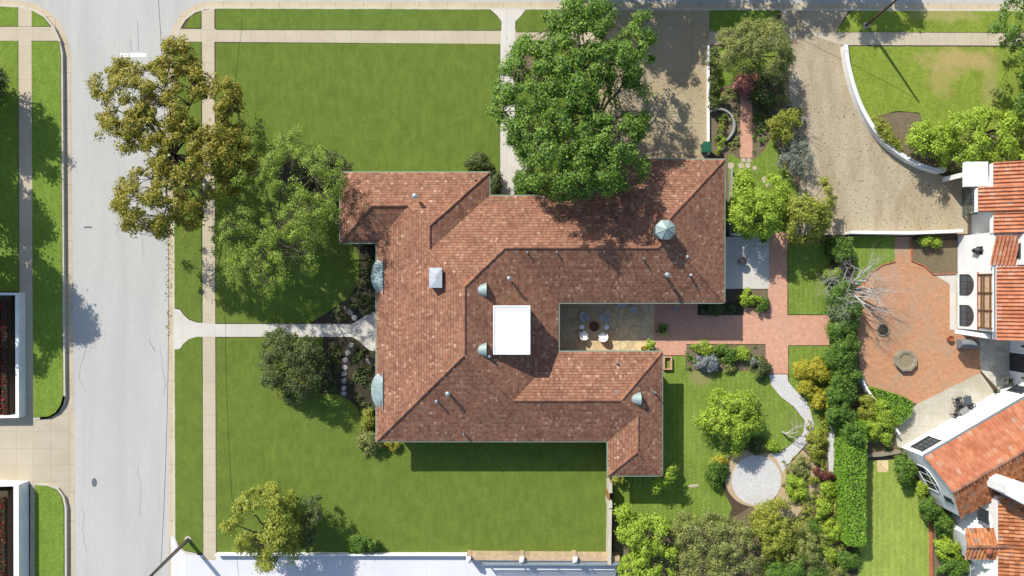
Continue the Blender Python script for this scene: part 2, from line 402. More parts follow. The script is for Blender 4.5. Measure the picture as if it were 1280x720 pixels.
LM('leaf mid', (52, 76, 26), (76, 106, 34), (102, 130, 46), (124, 148, 60))
LM('leaf gold', (120, 116, 32), (150, 146, 42), (174, 166, 56), (184, 156, 70))
LM('leaf lavender', (96, 104, 96), (120, 128, 126), (144, 148, 156), (120, 136, 96))
LM('leaf olive', (80, 90, 46), (112, 120, 60), (142, 146, 80), (164, 150, 92))
LM('leaf hedge', (72, 104, 30), (98, 136, 38), (124, 158, 48), (144, 174, 64))
LM('leaf plum', (60, 34, 30), (90, 50, 42), (118, 70, 56), (80, 66, 44))
LM('leaf red', (70, 16, 20), (104, 24, 28), (140, 34, 36), (84, 40, 34))
LM('leaf pink', (150, 88, 80), (184, 122, 110), (206, 148, 134), (110, 100, 60))
LM('leaf silver', (76, 86, 72), (104, 114, 98), (134, 140, 126))

# ------------------------------------------------------------------ foliage
def quads_mesh(name, C, Nn, size, mat, parent, jitter=.35):
    n = len(C); Nn = Nn / (np.linalg.norm(Nn, axis=1, keepdims=True) + 1e-9)
    r = RNG.normal(size=(n, 3)); a = np.cross(Nn, r); a /= (np.linalg.norm(a, axis=1, keepdims=True) + 1e-9); b = np.cross(Nn, a)
    s = size * (1 + RNG.uniform(-jitter, jitter, (n, 1))) * .5
    # pointed leaf-like four-sided spray, slightly folded
    v = np.stack([C + a * s * 1.25, C + b * s * .8 + Nn * s * .25, C - a * s * 1.1, C - b * s * .8 + Nn * s * .25], 1).reshape(-1, 3)
    pl = np.array(parent.location) if parent is not None else np.zeros(3)
    v = v - pl
    me = bpy.data.meshes.new(name); me.vertices.add(4 * n); me.vertices.foreach_set("co", v.astype(np.float32).ravel())
    me.loops.add(4 * n); me.loops.foreach_set("vertex_index", np.arange(4 * n, dtype=np.int32))
    me.polygons.add(n); me.polygons.foreach_set("loop_start", np.arange(0, 4 * n, 4, dtype=np.int32))
    me.polygons.foreach_set("loop_total", np.full(n, 4, dtype=np.int32)); me.update(calc_edges=True); me.validate()
    me.materials.append(mat); o = bpy.data.objects.new(name, me); COL.objects.link(o)
    if parent is not None: o.parent = parent
    return o
def inside(p, poly):
    x, y = p; c = False; j = len(poly) - 1
    for i in range(len(poly)):
        xi, yi = poly[i]; xj, yj = poly[j]
        if (yi > y) != (yj > y) and x < (xj - xi) * (y - yi) / (yj - yi) + xi: c = not c
        j = i
    return c
def edge_dist(p, poly):
    d = 1e9
    for i in range(len(poly)):
        a = poly[i]; b = poly[(i + 1) % len(poly)]; ex, ey = b[0] - a[0], b[1] - a[1]; l = ex * ex + ey * ey or 1e-9
        t = max(0, min(1, ((p[0] - a[0]) * ex + (p[1] - a[1]) * ey) / l)); d = min(d, math.hypot(a[0] + ex * t - p[0], a[1] + ey * t - p[1]))
    return d
def clump_leaves(cl, per, cr, flat=.7, up=.5):
    n = len(cl); C = np.repeat(np.array(cl), per, 0); d = RNG.normal(size=(n * per, 3)); d /= np.linalg.norm(d, axis=1, keepdims=True)
    d[:, 2] = np.where(d[:, 2] < -.3, -d[:, 2], d[:, 2])
    rr = cr * RNG.uniform(.4, 1.05, (n * per, 1)) * np.repeat(RNG.uniform(.65, 1.3, (n, 1)), per, 0)
    rr *= np.where(RNG.random((n * per, 1)) < .18, RNG.uniform(1.0, 1.9, (n * per, 1)), 1)
    P = C + d * rr * np.array([1, 1, flat]); Nn = d + RNG.normal(size=d.shape) * .45 + np.array([0, 0, up])
    P[:, 2] = np.maximum(P[:, 2], .03)
    return P, Nn
def tree(name, label, cat, base, outline, top, bot, n, per=26, cr=.55, leaf=.24, mat='leaf mid', bark='bark', gap=0., gs=.045,
         limbs=8, trunk=.22, group=None, fork=None, depth=.75, twigs=.5, seed=1, flat=.9):
    random.seed(seed * 77 + 5)
    if isinstance(outline[0], (int, float)): outline = ell(*outline, n=16, jit=.32)
    xs = [p[0] for p in outline]; ys = [p[1] for p in outline]
    Rm = 1; pts = []; tries = 0
    cand = []
    n = int(n * 1.35) if n > 60 and n < 300 else n
    while len(cand) < n and tries < n * 40:
        tries += 1; p = (random.uniform(min(xs), max(xs)), random.uniform(min(ys), max(ys)))
        if not inside(p, outline): continue
        if gap and noise.noise(Vector((p[0] * gs, p[1] * gs, seed * 3.3))) * 1.0 + random.uniform(-.12, .12) < gap - .5: continue
        cand.append((p, edge_dist(p, outline)))
    Rm = max(d for _, d in cand)
    cl = []
    for p, d in cand:
        q = min(1, d / (Rm * flat)); zt = bot + (top - bot) * math.sqrt(max(0, 1 - (1 - q) ** 2))
        zt += noise.noise(Vector((p[0] * .06, p[1] * .06, seed))) * (top - bot) * .3
        z = zt - (random.random() ** 1.6) * depth * max(0, zt - bot)
        z = max(cr * .5, min(z, top)); cl.append(W(p[0], p[1], z))
    bx, by, _ = W(*base); root = empty(name, (bx, by, 0), label, cat, group)
    P, Nn = clump_leaves(cl, int(per * 2.3), cr, up=.6)
    quads_mesh('crown', P, Nn, leaf * .72, M[mat], root)
    # limbs
    g = G(); fz = fork if fork else max(.15, bot * .6); f0 = Vector((bx, by, fz))
    g.tube([(bx, by, -.05), (bx + random.uniform(-.05, .05), by, fz * .5), f0], [trunk * 1.25, trunk, trunk * .85], 8)
    C = [Vector(c) for c in cl]; ch = [random.choice(C)]
    while len(ch) < min(limbs, len(C)):
        best = max(random.sample(C, min(len(C), 60)), key=lambda c: min((c - k).length for k in ch)); ch.append(best)
    nodes = []
    for k in ch:
        L = (k - f0).length; pl = []; m = 5
        for i in range(m + 1):
            t_ = i / m; q = f0.lerp(k, t_); q.z += math.sin(t_ * math.pi) * L * .08; q += Vector((random.uniform(-1, 1), random.uniform(-1, 1), 0)) * L * .04 * math.sin(t_ * math.pi)
            pl.append(q)
        g.tube(pl, [trunk * .6 * (1 - .78 * i / m) for i in range(m + 1)], 6, False); nodes += pl[1:]
    for c in C:
        if random.random() > twigs: continue
        q = min(nodes, key=lambda a: (a - c).length)
        if (q - c).length < .2: continue
        mid = q.lerp(c, .5) + Vector((random.uniform(-.12, .12), random.uniform(-.12, .12), .08)) * (q - c).length
        g.tube([q, mid, c], [trunk * .16, trunk * .1, .012], 4, False)
    put('trunk', g, M[bark], root)
    return root
def shrub(name, label, e, h, mat='leaf mid', n=None, per=22, cr=.28, leaf=.15, cat='shrub', group=None, seed=1, bot=.1, gap=0., **kw):
    cx, cy = (e[0], e[1]) if isinstance(e[0], (int, float)) else (sum(p[0] for p in e) / len(e), sum(p[1] for p in e) / len(e))
    if n is None:
        ar = math.pi * e[2] * (e[3] if len(e) > 3 else e[2]) * S * S if isinstance(e[0], (int, float)) else 4
        n = max(8, int(ar / (cr * cr) * 1.9))
    k = 1 / (1 - .5 * h / H)
    return tree(name, label, cat, (640 + (cx - 640) / k, 360 + (cy - 360) / k), e, h, bot, n, per, cr, leaf, mat, 'bark', gap, .08, 5, .04, group, fork=.12, depth=.6, twigs=.35, seed=seed, **kw)
def hedge(name, label, poly, h, mat, dens=60, leaf=.13, group=None, cat='hedge', lump=0.05):
    """clipped hedge: dense twig core and leaves over top and sides"""
    P = [W(p[0], p[1], h)[:2] for p in poly]; g = G(); cx = sum(p[0] for p in P) / len(P); cy = sum(p[1] for p in P) / len(P)
    root = empty(name, (cx, cy, 0), label, cat, group)
    ins = [(cx + (p[0] - cx) * .93, cy + (p[1] - cy) * .965) for p in P]
    g.prism(ins, 0, h - .12); put('core', g, M['hedgecore'], root)
    pts = []; nn = []
    xs = [p[0] for p in P]; ys = [p[1] for p in P]
    for _ in range(int(dens * (max(xs) - min(xs)) * (max(ys) - min(ys)))):
        p = (random.uniform(min(xs), max(xs)), random.uniform(min(ys), max(ys)))
        if inside(p, P):
            pts.append((p[0], p[1], h - random.uniform(0, .14) + noise.noise(Vector((p[0] * 1.5, p[1] * 1.5, 0))) * lump * 2)); nn.append((random.gauss(0, .7), random.gauss(0, .7), 1))
    for i in range(len(P)):
        a = P[i]; b = P[(i + 1) % len(P)]; l = math.hypot(b[0] - a[0], b[1] - a[1]); nx, ny = (b[1] - a[1]) / max(l, 1e-6), -(b[0] - a[0]) / max(l, 1e-6)
        if inside(((a[0] + b[0]) / 2 + nx * .05, (a[1] + b[1]) / 2 + ny * .05), P): nx, ny = -nx, -ny
        for _ in range(int(l * h * dens * .7)):
            t_ = random.random(); o = random.uniform(-.1, .05)
            pts.append((a[0] + (b[0] - a[0]) * t_ + nx * o, a[1] + (b[1] - a[1]) * t_ + ny * o, random.uniform(.03, h))); nn.append((nx + random.gauss(0, .4), ny + random.gauss(0, .4), random.gauss(.3, .4)))
    quads_mesh('foliage', np.array(pts), np.array(nn), leaf, M[mat], root)
    return root
M['hedgecore'] = plain('hedge twigs', (.022, .03, .012, 1), 1)
def bare_tree(name, label, base, spread, h, mat, seed=3, px_dir=None, levels=4, r0=.14, nl=7):
    random.seed(seed); bx, by, _ = W(*base); root = empty(name, (bx, by, 0), label, 'bare tree'); g = G()
    def grow(p, d, L, r, lev):
        pts = [p]; rs = [r]; q = p.copy(); dd = d.copy()
        for i in range(4):
            dd = (dd + Vector((random.gauss(0, .16), random.gauss(0, .16), random.gauss(.02, .1)))).normalized(); q = q + dd * L / 4; pts.append(q.copy()); rs.append(r * (1 - .15 * (i + 1)))
        g.tube(pts, rs, 5 if lev > 1 else 4, False)
        if lev:
            for k in range(random.choice((3, 4))):
                i = random.choice((2, 3, 4)); a = Vector((random.gauss(0, .55), random.gauss(0, .55), random.gauss(.05, .3)))
                grow(pts[i], (dd + a).normalized(), L * random.uniform(.55, .8), rs[i] * .58, lev - 1)
    g.tube([(bx, by, -.05), (bx, by, .8)], [r0 * 1.4, r0 * 1.1], 8)
    for k in range(nl):
        q = 2 * math.pi * k / nl + random.uniform(-.3, .3)
        if px_dir: q = px_dir[0] + random.uniform(-px_dir[1], px_dir[1])
        grow(Vector((bx, by, .7)), Vector((math.cos(q), math.sin(q), random.uniform(.5, 1.2))).normalized(), spread * .45, r0 * .7, levels - 1)
    put('branches', g, M[mat], root)
    return root

# ------------------------------------------------------------------ the ground, roads, pavements
g = G(); g.add([(-900, -900, -.6), (900, -900, -.6), (900, 900, -.6), (-900, 900, -.6)], [(0, 1, 2, 3)])
tag(put('ground', g, M['grass2']), kind='structure')
slab('road', [(-1400, -112), (2600, -112), (2600, 1700), (-1400, 1700)], -.5, -.28, M['road'])
slab('ground', [(-1400, -700), (2600, -700), (2600, -112), (-1400, -112)], -.5, 0, M['grass2'])     # far side of the top street
# left block
LB = [(-900, 7), (0, 7), (22, 8), (40, 12), (55, 20), (66, 33), (73, 48), (77, 66), (77.5, 110), (79, 340), (80.5, 495), (78, 506), (72, 515), (62, 521.5), (50, 523), (42, 523), (42, 605), (60, 606), (72, 611), (79, 621), (82, 634), (84, 1500), (-900, 1500)]
slab('ground', LB, -.5, 0, M['soil'])
RB = [(2400, 13), (1280, 13), (640, 11), (270, 10), (256, 10.5), (243, 15), (231, 24), (223, 37), (218, 52), (217, 66), (217.5, 400), (218, 672), (222, 683), (231, 690), (246, 693), (246, 1500), (2400, 1500)]
slab('ground', RB, -.5, 0, M['soil'])
def kerb(pts, z1=.015, wd=2.4):
    g = G(); wall_strip(g, pts, wd, -.45, z1); return tag(put('kerb', g, M['kerb']), kind='structure')
kerb([(-900, 7.5)] + LB[1:15]); kerb([(50, 523), (62, 521.5), (72, 515), (78, 506), (80.5, 495)][::-1] + [(42, 523)]) if False else kerb([(80.5, 495), (78, 506), (72, 515), (62, 521.5), (50, 523), (42, 523.2)])
kerb([(42, 605), (60, 606), (72, 611), (79, 621), (82, 634), (84, 1400)])
kerb([(p[0], p[1]) for p in RB[1:15]] + [])
# gutters: concrete bands beside the kerbs, lying just over the road sheet
def gutter(pts, wl, wr, z=-.272):
    L, Rr = band(pts, wl, wr); P = plan(L + Rr[::-1]); g = G(); n = len(L)
    vs = [(p[0], p[1], z) for p in plan(L)] + [(p[0], p[1], z) for p in plan(Rr)]
    g.add(vs, [(i, i + 1, n + i + 1, n + i)[::-1] for i in range(n - 1)]); return tag(put('gutter', g, M['gutter']), kind='structure')
gutter([(-900, 3)] + [(0, 3), (22, 4), (42, 8), (58, 17), (70, 31), (77, 47), (81.5, 66), (82, 110), (83.5, 340), (85, 495), (86, 600), (88, 1400)], 4.5, 5)
gutter([(2400, 7), (1280, 7), (640, 5.3), (270, 4.5), (255, 5), (240, 10), (227, 19.5), (218.5, 34), (213.5, 51), (212.8, 66), (213, 400), (213.5, 672), (213.5, 1400)][::-1], 4.3, 4.3)

def lawn(pts, mat='grass', z=.05, name='lawn', rag=.018): return slab(name, pts, -.02, z, M[mat], rag)
def pave(name, pts, mat, z=.012): return slab(name, pts, -.03, z, M[mat])
# left block
lawn([(-600, 8.5), (22.5, 9), (22.5, 33), (-600, 33)], 'grass2'); lawn([(40, 13), (54, 21), (63, 33), (40, 33)], 'grass2')
pave('pavement', [(-600, 33), (66, 33.5), (76, 51), (-600, 51)], 'walk')
pave('pavement', [(23, 51), (39.5, 51), (41, 340), (42, 523), (25, 523)], 'walk', .014); pave('pavement', [(22.5, 9), (40, 12.8), (40, 33), (22.5, 33)], 'walk', .014)
lawn([(-600, 51.5), (22.5, 51.5), (23.5, 364), (-600, 364)], 'grass2'); lawn([(40, 52), (74.5, 52), (76, 70), (78, 340), (79, 495), (76, 506), (70, 515), (61, 520.5), (42.5, 522), (41, 340)], 'grass2')
pave('driveway', [(-600, 523), (42, 523), (42, 605), (-600, 605)], 'walk')
g = G(); ap_ = [(42, 523.5), (62, 522), (79, 507), (86, 507), (86, 622), (79, 622), (60, 606.5), (42, 604.8)]; P = plan(ap_)[::-1]
g.add([(p[0], p[1], .012 - (q[0] - 42) * .0063) for p, q in zip(P, ap_[::-1])], [tuple(range(8))][:1]); g.f = [f[::-1] for f in g.f]
tag(put('driveway', g, M['walk']), kind='structure')
pave('pavement', [(38, 605), (43.5, 605), (43.5, 1400), (36, 1400)], 'walk', .016)
lawn([(44, 606), (60, 607.5), (71, 612.5), (77.5, 621.5), (80, 634), (82, 1400), (44, 1400)], 'grass2')

# main block
lawn([(270, 11), (612, 12), (616, 17), (622, 21), (626, 27), (626.5, 38), (270, 37)])
lawn([(658, 12), (757, 12), (742, 40), (645, 40), (645, 27), (651, 20)])
lawn([(888, 13), (974, 13), (962, 39), (888, 39)], 'grass2'); lawn([(1063, 14), (1400, 14), (1400, 41), (1045, 40)], 'grass_ne')
lawn([(229, 35), (240, 20), (251.5, 14.5), (251.5, 35)])
pave('pavement', [(221, 36), (613, 38), (1600, 41), (1600, 58), (640, 55), (218, 52)], 'walk')
pave('pavement', [(252, 13), (268, 11), (268, 52), (270, 700), (254, 700), (252.5, 53)], 'walk', .016)
pave('path', [(613, 12), (657, 12), (651, 20), (644, 27), (644, 55), (643, 187), (652, 191), (668, 187), (672, 196), (657, 212), (641, 245), (625, 245), (625.5, 55), (627, 27), (622, 20)], 'walk2', .02)
lawn([(270, 54), (625, 55), (625, 245), (471, 245), (440, 300), (449, 318), (449, 352), (436, 372), (413, 388), (388, 404.5), (270, 404)])
lawn([(217.5, 67), (219, 53), (251.5, 53), (252.5, 403), (245, 402), (236, 398), (229, 391), (226, 386), (218.5, 385)])
lawn([(218.5, 437), (226, 436), (229, 430), (236, 424), (245, 421), (253, 421), (254, 690.5), (246, 691), (232, 688), (224, 681), (219.5, 671)])
pave('path', [(218, 386), (225, 387), (229, 393), (236, 399.5), (245, 403), (270, 405), (440, 405), (452, 398), (462, 391), (471, 389), (500, 389), (500, 441), (471, 440), (460, 437), (450, 427), (440, 421), (270, 421), (245, 421), (236, 424), (229, 430), (225, 436), (218, 437)], 'walk2', .02)
lawn([(270.5, 422), (404, 422), (404, 448), (400, 492), (420, 492), (432, 497), (446, 508), (451, 530), (452, 545), (485, 560), (500, 545), (762, 545), (762, 690), (274, 690), (271, 687)])
slab('ground', [(449, 300), (500, 300), (500, 388), (471, 388.5), (452, 396), (440, 404), (389, 404), (413, 389), (436, 373), (450, 352), (450, 318)], -.02, .03, M['dark_mulch'])
slab('ground', [(405, 422), (440, 422), (450, 428), (460, 438), (500, 442), (500, 545), (453, 545), (452, 530), (447, 508), (432, 496), (420, 491.5), (401, 491.5), (405, 448)], -.02, .03, M['dark_mulch'])
slab('ground', smooth_pts([(345, 222), (365, 200), (392, 190), (425, 195), (440, 215), (442, 262), (420, 262), (380, 250)]), .05, .075, M['dark_mulch'])
lawn([(645, 56), (745, 56), (742, 190), (700, 245), (660, 245), (660, 220), (676, 196), (668, 185), (652, 189), (645, 183)], 'grass')
slab('ground', smooth_pts([(645, 66), (662, 60), (668, 80), (656, 92), (645, 90)]), .05, .065, M['mulch'])
pave('driveway', [(757, 12.5), (887, 13), (887, 40), (884, 58), (884, 215), (735, 215), (745, 56), (742, 40)], 'drive', .014)
# planted strip between the drives
slab('ground', [(884, 58), (985, 58), (988, 120), (1000, 170), (1003, 215), (985, 290), (905, 290), (905, 192), (886, 192)], -.02, .022, M['mulch'])
lawn([(888, 58.5), (984, 58.5), (984, 85), (965, 96), (943, 93), (900, 110), (900, 130), (888, 130)], 'grass2', .04)
lawn(smooth_pts([(910, 194), (924, 199), (940, 200), (955, 188), (966, 170), (972, 190), (985, 215), (998, 250), (975, 290), (912, 292), (911, 240)], n=3), 'grass_mid', .045)
pave('path', [(925.5, 92), (940, 92), (940.5, 197), (925, 197)], 'brick_path', .034)
pave('driveway', [(1000, 40), (1054, 57), (1057, 80), (1064, 108), (1073, 134), (1088, 160), (1108, 182), (1140, 205), (1178, 220), (1222, 222), (1222, 292), (985, 294), (1003, 215), (1000, 170), (986, 120), (984, 57)], 'gravel', .03)
pave('driveway', [(975, 13), (1061, 13), (1044, 41), (978, 41)], 'gravel', .02)
lawn([(1061, 58), (1500, 60), (1500, 150), (1290, 190), (1200, 200), (1160, 176), (1149, 141), (1120, 139), (1098, 145), (1086, 152), (1073, 130), (1065, 102)], 'grass_ne', .05)
slab('ground', [(1086, 152.5), (1092, 148.5), (1100, 144.5), (1110, 141.5), (1122, 140.5), (1136, 140.5), (1149, 142.5), (1160, 177), (1230, 200), (1300, 190), (1300, 240), (1190, 216), (1140, 201), (1112, 181)], -.02, .03, M['mulch'])
# courtyard and garden behind the house
pave('patio', [(690, 372), (817.5, 372), (817.5, 450), (690, 450)], 'flag', .03)
g = G()
pave('path', [(817.5, 375), (872, 375), (872, 394), (930, 394), (930, 385), (960, 385), (960, 290), (984, 290), (984, 394), (1037, 394), (1037, 431.5), (985, 431.5), (985, 467), (957, 467), (957, 430), (858, 430), (858, 444), (817.5, 444)], 'brick_path', .03)
pave('patio', [(895, 296), (961, 296), (961, 361), (895, 361)], 'walk2', .05)
slab('ground', [(872, 378), (930, 378), (930, 394), (872, 394)], -.02, .02, M['dark_mulch'])
slab('ground', [(931, 362), (960, 362), (960, 385), (931, 385)], -.02, .02, M['mulch'])
slab('ground', [(858, 431), (957, 431), (957, 465), (858, 465)], -.02, .025, M['mulch'])
slab('ground', [(895, 200), (911, 215), (911, 296), (895, 296)], -.02, .01, M['dark_mulch'])
lawn([(985, 305), (1037, 305), (1037, 393), (985, 393)], 'grass_mid'); lawn([(986, 432.5), (1037, 432.5), (1037, 540), (1020, 540), (1010, 505), (986, 478)], 'grass_mid')
lawn([(760, 445), (857.5, 445), (857.5, 464), (940, 464), (961, 467), (963, 480), (975, 495), (990, 507), (1005, 524), (1004, 540), (992, 552), (975, 565), (960, 562), (935, 558), (915, 565), (902, 585), (903, 610), (915, 635), (905, 660), (780, 665), (766, 640), (766, 560), (766, 500)], 'grass_mid')
lawn([(1066, 295), (1118, 295), (1118, 326), (1100, 332), (1086, 342), (1076, 356), (1066, 356)], 'grass_mid', .045)
slab('ground', [(1136, 300), (1196, 300), (1196, 342), (1165, 342), (1154, 331), (1139, 326)], -.02, .022, M['mulch'])
slab('path', [(961, 468), (984, 468), (985, 477), (996, 490), (1012, 502), (1030, 518), (1044, 540), (1046, 590), (1036, 590), (1034, 545), (1018, 528), (1014, 545), (1003, 560), (988, 576), (978, 590), (960, 566), (976, 566), (992, 553), (1004, 540), (1006, 526), (992, 508), (975, 495), (964, 482)], -.02, .04, M['pebble'])
slab('patio', ell(942, 597, 36, 36, 40), -.02, .048, M['sand']); slab('patio', ell(945, 600, 31, 31, 36), .03, .056, M['pebble'])
slab('path', [(978, 588), (990, 577), (1004, 562), (1026, 590), (1012, 625), (992, 650), (960, 655), (940, 632), (970, 622)], -.02, .03, M['sand'])
slab('ground', [(1020, 432), (1090, 470), (1128, 540), (1128, 575), (1057, 575), (1057, 760), (770, 760), (766, 640), (905, 655), (940, 632), (975, 650), (1000, 640), (1026, 592), (1004, 560), (1020, 540)], -.05, .012, M['mulch'])
# neighbour's court
pave('patio', smooth_pts([(1117, 326), (1118, 326)], False, 1) + [(1118, 296), (1138, 296), (1139, 326), (1154, 331), (1165, 342), (1192, 344), (1192, 412), (1226, 420), (1225, 466), (1148, 505), (1090, 492), (1075, 460), (1068, 400), (1068, 362), (1076, 356), (1086, 342), (1100, 332), (1118, 326.5)][0:0] + [(1118, 296), (1138, 296), (1139, 326), (1154, 331), (1165, 342), (1192, 344), (1192, 412), (1226, 420), (1225, 466), (1148, 505), (1090, 492), (1075, 460), (1068, 400), (1068, 362), (1076, 356), (1086, 342), (1100, 332), (1118, 326.5)], 'brick_court', .03)
pave('path', [(1165, 342), (1194, 342), (1194, 412), (1187, 412), (1187, 355)], 'walk2', .034)
pave('patio', [(1224, 420), (1300, 420), (1300, 500), (1260, 500), (1225, 462)], 'slate', .033)
pave('patio', [(1225, 466), (1250, 500), (1160, 560), (1122, 560), (1118, 535), (1146, 505)], 'pale_stone', .033)
slab('ground', [(1188, 342), (1300, 342), (1300, 420), (1188, 420)], -.02, .02, M['pale_stone'])
lawn([(1072, 575), (1135, 575), (1150, 610), (1162, 650), (1163, 900), (1072, 900)], 'grass_se', .05)
g = G(); wall_strip(g, [(1146, 605), (1158, 626), (1163, 655), (1164, 900)], 4.5, -.02, .07); tag(put('path', g, M['brick_edge']), kind='structure')
slab('ground', [(1092, 560), (1150, 560), (1160, 610), (1167, 655), (1167, 900), (1280, 900), (1280, 640), (1150, 540)], -.05, .008, M['mulch'])
pave('path', [(1096, 575), (1110, 575), (1110, 590), (1096, 590)], 'flag', .06)
g = G(); g.box(*[*W(1076, 578)[:2], .0], *[*W(1122, 567)[:2], .1]);
# neighbour's white yard at the bottom
pave('driveway', [(232, 692), (246, 694), (770, 692), (770, 1400), (246, 1400)], 'white_conc', .012)
g = G(); P = plan([(212, 672), (219, 672), (224, 684), (234, 691), (247, 693.5), (247, 1300), (212, 1300)]); zz = [-.262, -.262, -.2, -.1, .016, .016, -.262]
g.add([(p[0], p[1], z) for p, z in zip(P, zz)], [(0, 1, 2, 6), (2, 3, 5, 6), (3, 4, 5)]); tag(put('driveway', g, M['white_conc']), kind='structure')
# road marks
g = G(); 
for a, b in (((148, 65), (158.5, 70)), ((160.5, 65), (181, 70))):
    x0, y1 = plan([a])[0]; x1, y0 = plan([b])[0]; g.add([(x0, y0, -.271), (x1, y0, -.271), (x1, y1, -.271), (x0, y1, -.271)], [(0, 1, 2, 3)])
tag(put('road_marking', g, M['paint']), kind='structure')
g = G(); wall_strip(g, [(170, 24), (171, 62)], .5, -.2735, -.2715); wall_strip(g, [(161, 46), (162, 62)], .4, -.2735, -.2715); wall_strip(g, [(184, 425), (192, 440)], .6, -.2735, -.2715)
for seed_ in range(7):
    random.seed(900 + seed_); x_ = random.uniform(100, 200); y_ = random.uniform(60, 640); P_ = [(x_, y_)]
    for _ in range(9): x_ += random.uniform(-3, 3); y_ += random.uniform(4, 10); P_.append((x_, y_))
    wall_strip(g, P_, .22, -.2735, -.2715)
tag(put('road', g, M['iron']), kind='structure')
g = G(); g.lathe(W(118, 603, -.28), [(0.3, 0), (.3, .014), (.27, .018), (0, .018)], 20, sx=.8, sy=1.35)
tag(put('drain_cover', g, M['iron']), 'dark oval metal cover in the middle of the pale street', 'drain cover')
g = G(); g.box(*W(105, 285, -.28), *W(115, 283, -.28)[:2], -.265)
tag(put('drain_cover', g, M['iron']), 'small thin grey slot cover in the street below the oak', 'drain cover')
g = G(); x, y, _ = W(248, 267); g.box(x - .4, y - .3, 0, x + .4, y + .3, .09); tag(put('utility_box_lid', g, M['lead']), 'pale grey utility box lid in the verge under the oak', 'utility lid')

# ------------------------------------------------------------------ tiled roofs
def clip(poly, f):
    out = []; n = len(poly)
    for i in range(n):
        a = poly[i]; b = poly[(i + 1) % n]; da, db = f(a), f(b)
        if da >= 0: out.append(a)
        if (da >= 0) != (db >= 0):
            t_ = da / (da - db); out.append((a[0] + (b[0] - a[0]) * t_, a[1] + (b[1] - a[1]) * t_))
    return out
def roof_slope(name, poly, eave_a, eave_b, ze, pitch, mat, parent, kind='shingle', course=.265, lift=.046, shift=0., period=.325):
    """poly in plan metres; the plane rises from the line eave_a-eave_b (height ze) into the poly"""
    ea = Vector((*eave_a, 0)); eb = Vector((*eave_b, 0)); Aa = (eb - ea).normalized(); Bp = Vector((-Aa.y, Aa.x, 0))
    cx = sum(p[0] for p in poly) / len(poly) - ea.x; cy = sum(p[1] for p in poly) / len(poly) - ea.y
    if cx * Bp.x + cy * Bp.y < 0: Bp = -Bp
    ct, st = math.cos(pitch), math.sin(pitch); Bv = Bp * ct + Vector((0, 0, st)); Nv = -Bp * st + Vector((0, 0, ct))
    loc = [((p[0] - ea.x) * Aa.x + (p[1] - ea.y) * Aa.y, ((p[0] - ea.x) * Bp.x + (p[1] - ea.y) * Bp.y) / ct) for p in poly]
    g = G(); O = ea + Vector((0, 0, ze))
    def V3(a, b, o): return tuple(O + Aa * a + Bv * b + Nv * o)
    bmin = min(p[1] for p in loc); bmax = max(p[1] for p in loc); amin = min(p[0] for p in loc); amax = max(p[0] for p in loc)
    flip = Aa.cross(Bv).dot(Nv) < 0
    def face(vs, uv):
        if flip: vs = vs[::-1]; uv = uv[::-1]
        n = len(g.v); g.v += vs; g.f.append(tuple(range(n, n + len(vs)))); g.uv += uv
    k = 0; b0 = math.floor(bmin / course) * course
    while b0 < bmax - 1e-4:
        b1 = b0 + course
        st_ = clip(clip(loc, lambda p: p[1] - b0), lambda p: b1 - p[1])
        if len(st_) >= 3:
            if kind == 'shingle':
                jit = random.uniform(.85, 1.15)
                bk = b0 + course * .86; off = lambda p: (lift * jit if p[1] <= bk + 1e-6 else lift * jit * max(0, (b1 - p[1]) / (b1 - bk)) ** 1) + .004
                for fk in (lambda p: bk - p[1], lambda p: p[1] - bk):
                    c_ = clip(st_, fk)
                    if len(c_) >= 3: face([V3(p[0], p[1], off(p)) for p in c_], [(p[0], p[1] * .999 + .0005) for p in c_])
                low = [p for p in st_ if abs(p[1] - b0) < 1e-5]
                if len(low) >= 2:
                    l0 = min(low); l1 = max(low)
                    if l1[0] - l0[0] > .01:
                        face([V3(l0[0], b0, -.01), V3(l1[0], b0, -.01), V3(l1[0], b0, off(l1)), V3(l0[0], b0, off(l0))], [(l0[0], b0 + .01), (l1[0], b0 + .01), (l1[0], b0 + .01), (l0[0], b0 + .01)])
            else:
                sub = 6; dw = period / sub; a0 = math.floor(min(p[0] for p in st_) / dw) * dw; am = max(p[0] for p in st_)
                prof = lambda a: .085 * max(0., math.sin(math.pi * 2 * a / period)) ** .7 - .05 * max(0., -math.sin(math.pi * 2 * a / period)) ** .7
                while a0 < am - 1e-5:
                    c = clip(clip(st_, lambda p: p[0] - a0), lambda p: a0 + dw - p[0])
                    if len(c) >= 3:
                        face([V3(p[0], p[1], prof(round(p[0] / dw) * dw if abs(p[0] / dw - round(p[0] / dw)) < .01 else p[0]) + .06 + .03 * (1 - (p[1] - b0) / course)) for p in c], [(p[0] * .995 + .002, p[1] * .999 + .0005) for p in c])
                    a0 += dw
        b0 = b1
    return put(name, g, mat, parent)
def caps(pts_list, mat, parent, r=.12, seg=.36, name='ridge_tiles'):
    g = G()
    for a, b in pts_list:
        a = Vector(a); b = Vector(b); L = (b - a).length; n = max(1, int(L / seg)); d = (b - a) / n
        up = Vector((0, 0, 1)); t_ = d.normalized(); sd = t_.cross(up).normalized(); vv = sd.cross(t_)
        for i in range(n):
            p = a + d * i; q = a + d * (i + 1.06); vs = []; m = 6
            for e, rr in ((p, r * 1.12), (q, r * .92)):
                for k in range(m + 1):
                    an = math.pi * k / m; vs.append(tuple(e + sd * math.cos(an) * rr + vv * (math.sin(an) * rr * .8)))
            fs = [(k, k + 1, m + 2 + k, m + 1 + k) for k in range(m)] + [tuple(range(m, -1, -1))]
            uv = []
            for f in fs: uv += [(i * .5 + .2, .1)] * len(f)
            g.add(vs, fs, uv)
    return put(name, g, mat, parent)

